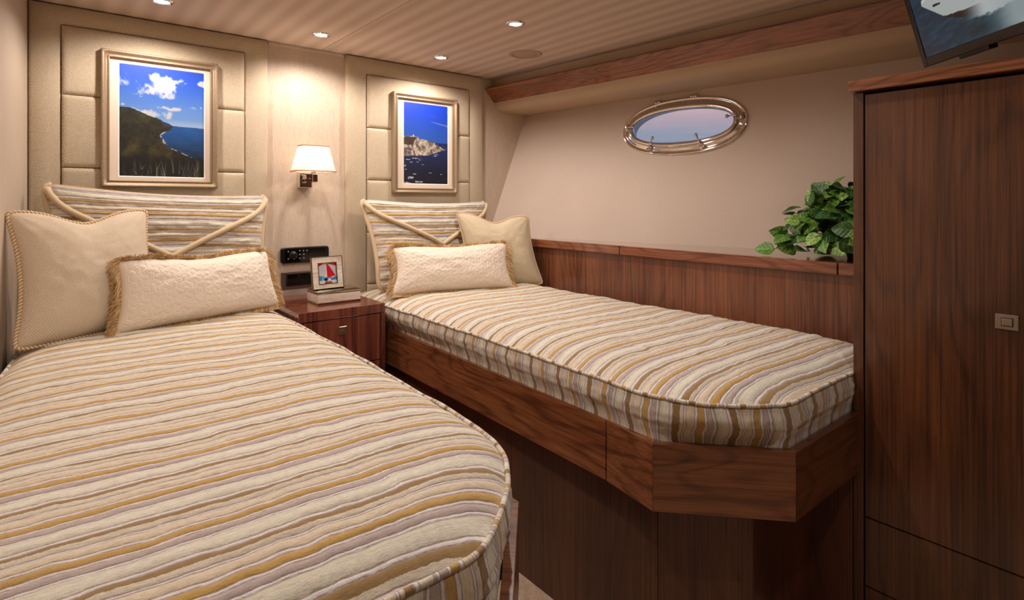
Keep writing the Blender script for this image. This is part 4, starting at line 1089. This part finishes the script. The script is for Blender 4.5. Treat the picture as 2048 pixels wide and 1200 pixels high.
# ================================================================== TV
tv = root('television', (1.978, .504, 1.646), 'dark framed flat television showing a white boat, tilted above the wardrobe', 'television')
dW = np.array([-.677, -.736, 0]); nh = np.array([-.736, .677, 0])
ph = math.radians(16)
dU = nh*math.sin(ph)+np.array([0, 0, 1])*math.cos(ph); nF = nh*math.cos(ph)-np.array([0, 0, 1])*math.sin(ph)
c0_ = np.array([1.978, .504, 1.690])
TM = Matrix(((dW[0], -nF[0], dU[0], c0_[0]), (dW[1], -nF[1], dU[1], c0_[1]), (dW[2], -nF[2], dU[2], c0_[2]), (0, 0, 0, 1)))
TWd, THt = .62, .375
boxes('cabinet', [(0, TWd, .002, .032, 0, THt)], brown_pl, tv, bev=.004, mtx=TM)
bz_ = .018
boxes('bezel', [(0, bz_, -.002, .008, 0, THt), (TWd-bz_, TWd, -.002, .008, 0, THt), (bz_, TWd-bz_, -.002, .008, 0, .026), (bz_, TWd-bz_, -.002, .008, THt-bz_, THt)], brown_pl, tv, bev=.002, mtx=TM)
def paint_yacht(u, v):
    """u from the far edge, v up from the bottom"""
    A = np.zeros(u.shape+(3,)); n = fbm(u*22, v*40-u*14, 3, 4)[..., None]
    k_ = sm(u*.8-v*.5, .0, .55)[..., None]
    A[:] = (np.array((26, 58, 80))*(1-k_)+np.array((24, 62, 70))*k_)*(.6+.8*n)
    # hull: bow at (.12,.47)
    top = .475+.02*u+.10*u; bot = np.interp(u, [.12, .22, .30, .42, .56, .80], [.47, .37, .315, .32, .39, .52])
    hull_ = (u > .12) & (v > bot) & (v < .50+.17*(u-.12)*2.2)
    return A, n
def paint_tv(u, v):
    A, n = paint_yacht(u, v)
    bow = (.067, .425)
    keel = np.interp(u, [.067, .18, .295, .49, .75], [.425, .275, .205, .205, .27])
    deck = np.interp(u, [.067, .20, .42, .60, .85], [.450, .54, .62, .68, .76])
    chine = keel+.045*sm(u, .18, .30)
    A = np.where(((u > .067) & (v > keel) & (v < deck))[..., None], np.array((206, 214, 212)), A)
    A = np.where(((u > .17) & (v > keel-.012) & (v < chine))[..., None], np.array((34, 30, 30)), A)
    A = np.where(((u > .07) & (np.abs(v-deck) < .012))[..., None], np.array((250, 240, 228)), A)
    A = np.where(((u > .12) & (v > deck+.01) & (v < deck+.05+.25*(u-.12)))[..., None], np.array((60, 74, 104)), A)
    for a0_, b0_ in ((.135, .185), (.245, .268)):
        vc = np.interp(u, [.13, .30], [.385, .375]); A = np.where(((u > a0_) & (u < b0_) & (np.abs(v-vc) < .009))[..., None], np.array((22, 22, 26)), A)
    wake = sm(fbm(u*14+v*4, v*18, 9, 5)+.9*np.exp(-((v-(keel+.01))/.05)**2)*(u > .27)-.1, .62, .85)
    A = mixc(A, (214, 222, 224), wake*sm(u, .27, .42))
    sp_ = sm(fbm(u*9, v*9+u*8, 19, 5)+.25*sm(u-v, .1, .6)*(v > .0), .50, .78)*sm(u, .38, .55); A = mixc(A, (196, 208, 212), sp_*.85)
    return A
nx_, nz_ = 330, 200
u, v = np.meshgrid(np.linspace(0, 1, nx_), np.linspace(0, 1, nz_), indexing='ij')
sw_, sh2 = TWd-2*bz_, THt-.026-bz_
L_ = np.stack([bz_+sw_*u, 0*u+.0005, .026+sh2*v], -1).reshape(-1, 3)
Mn = np.array(TM)
V = L_@Mn[:3, :3].T+Mn[:3, 3]
mesh('screen', V, gridF(nx_, nz_), screen_mat, tv, smooth=False, cols=srgb_lin(paint_tv(u, v)).reshape(-1, 4))
boxes('sensor_bar', [(.14, .24, -.004, .020, -.010, .001)], black_pl, tv, bev=.002, mtx=TM)
cb = c0_+dW*.31+dU*.16-nF*.03
base_ = np.array([2.10, .06, 1.646])
tube('mount_arm', [tuple(cb), tuple(cb-nF*.05+np.array([0, 0, -.02])), (2.05, .09, 1.74), (2.10, .06, 1.656)], .013, black_pl, tv, n=12)
boxes('mount_foot', [(2.02, 2.18, -.03, .15, 1.6455, 1.658)], black_pl, tv, bev=.003)

# ================================================================== PLANT
pt = root('potted_vine', (2.34, .82, 1.0815), 'green leafy vine plant on the polished shelf beside the wardrobe', 'plant')
pot_m = flat('dark_pot', (50, 40, 34), .6)
lathe('pot', [(0, .001), (.045, .001), (.06, .09), (.064, .095), (.064, .10), (.055, .10), (.05, .085), (0, .085)], (2.36, .80, 1.0815), (0, 0, 1), pot_m, pt, 28)
def leafmat(name, c1, c2):
    t = NT(name); a = t.new('Attribute'); a.attribute_name = 'st'; s_ = t.new('SeparateXYZ'); t.l(a.outputs['Vector'], s_.inputs[0])
    n = t.noise(t.coord(attr='st'), 5, 3)
    side = t.math('ABSOLUTE', s_.outputs[0])
    vein = t.math('SINE', t.math('MULTIPLY_ADD', side, -26, t.math('MULTIPLY', s_.outputs[1], 30)))
    mid_ = t.math('LESS_THAN', side, .025)
    f = t.math('ADD', t.math('MULTIPLY', n, .9), t.math('MULTIPLY', vein, .10)); f = t.math('ADD', f, t.math('MULTIPLY', mid_, .35))
    t.set(Base_Color=t.ramp(f, [(.25, srgb(c2)), (.8, srgb(c1))]), Roughness=.42)
    t.bump(vein, .4, .001); return t.m
leaf_mats = [leafmat('leaf_mid_green', (122, 164, 66), (58, 104, 36)), leafmat('leaf_dark_green', (74, 118, 50), (32, 66, 28)), leafmat('leaf_pale_green', (164, 196, 96), (92, 138, 54))]
def leaf_mesh(mat, seed):
    rg = np.random.default_rng(seed); nu, nv = 7, 11
    V = []; st = []
    for j in range(nv):
        t_ = j/(nv-1)
        wd = .36*(math.sin(math.pi*min(1, t_**.62*1.0))**.8)*(1 if t_ > 0 else 0)+.001
        for i in range(nu):
            s_ = i/(nu-1)*2-1
            back = -.10*abs(s_)**1.3*max(0, 1-t_*3.2)                     # heart-shaped lobes
            z = .10*abs(s_)*wd*2.2-.22*(t_-.3)**2+.02*math.sin(t_*9+s_*3+seed)
            V.append((s_*wd, t_+back, z)); st.append((s_*wd, t_, 0))
    V = np.array(V); V[:, 0] *= 1+.0*V[:, 1]
    F = gridF(nv, nu)
    me = mesh('leaf', V, F, mat, None, attrs={'st': np.array(st)}); d_ = me.data; bpy.data.objects.remove(me)
    return d_
leaves = [leaf_mesh(leaf_mats[k_ % 3], k_) for k_ in range(6)]
rg = random.Random(5)
cen = Vector((2.34, .84, 1.155))
def add_leaf(p, tip, nrm, sz, k_):
    """p: leaf base; tip: direction of the blade; nrm: side facing out"""
    o = bpy.data.objects.new('leaf', leaves[k_]); C.objects.link(o); o.parent = pt
    y = tip.normalized(); z = (nrm-y*nrm.dot(y)).normalized(); x = y.cross(z)
    o.rotation_mode = 'QUATERNION'; o.rotation_quaternion = Matrix((x, y, z)).transposed().to_quaternion()
    o.location = p-Vector((2.34, .82, 1.0815)); o.scale = (sz*1.2, sz, sz)
stems = []
def okpos(p):
    return p.z > 1.092 and p.y > .665 and p.x > 2.15 and p.x < float(hull(np.array(p.y), np.array(hv(p.z)))[0])-.03
cnt = 0; tries = 0
while cnt < 290 and tries < 12000:
    tries += 1
    th_ = rg.uniform(0, 2*math.pi); el_ = rg.uniform(-.3, 1.5); rad = rg.uniform(.35, 1.0)**.5
    dv_ = Vector((math.cos(th_)*math.cos(el_), math.sin(th_)*math.cos(el_), math.sin(el_)))
    p = cen+Vector((dv_.x*.18, dv_.y*.225, dv_.z*.195))*rad
    if not okpos(p): continue
    tip = Vector((rg.uniform(-1, 1), rg.uniform(-1, 1), rg.uniform(-1.0, .35)))+dv_*.5+Vector((-.3, 0, 0))
    nrm = dv_+Vector((rg.uniform(-.5, .5)-.35, rg.uniform(-.5, .5)-.25, rg.uniform(-.2, .6)))
    sz = rg.uniform(.050, .078); e_ = p+tip.normalized()*sz
    if not okpos(e_): continue
    add_leaf(p, tip, nrm, sz, rg.choice([0, 0, 1, 1, 2, 3, 4, 5])); cnt += 1
    if cnt % 4 == 0: stems.append(p)
# trailing sprig on the shelf
add_leaf(Vector((2.235, 1.075, 1.106)), Vector((-.25, .9, .02)), Vector((-.7, -.3, .6)), .072, 0)
add_leaf(Vector((2.26, 1.00, 1.105)), Vector((-.5, .5, .15)), Vector((-.7, -.3, .6)), .07, 2); add_leaf(Vector((2.24, .95, 1.11)), Vector((-.8, .2, .12)), Vector((-.3, -.3, .8)), .065, 1)
Vs = []; Fs = []
green_stem = flat('green_stem', (86, 104, 48), .6)
Vs = []; Fs = []
for p in stems+[Vector((2.235, 1.075, 1.106))]:
    m0 = Vector((2.36, .80, 1.16)); md = (m0+p)/2+Vector((0, 0, .03))
    pts = [tuple(m0), tuple(m0*.4+p*.1+md*.5), tuple(md*.5+p*.5), tuple(p)]
    V, F = tube_data(pts, .0018, 5); Fs += [[i+len(Vs) for i in f] for f in F]; Vs += [tuple(q) for q in V]
mesh('stems', Vs, Fs, green_stem, pt)
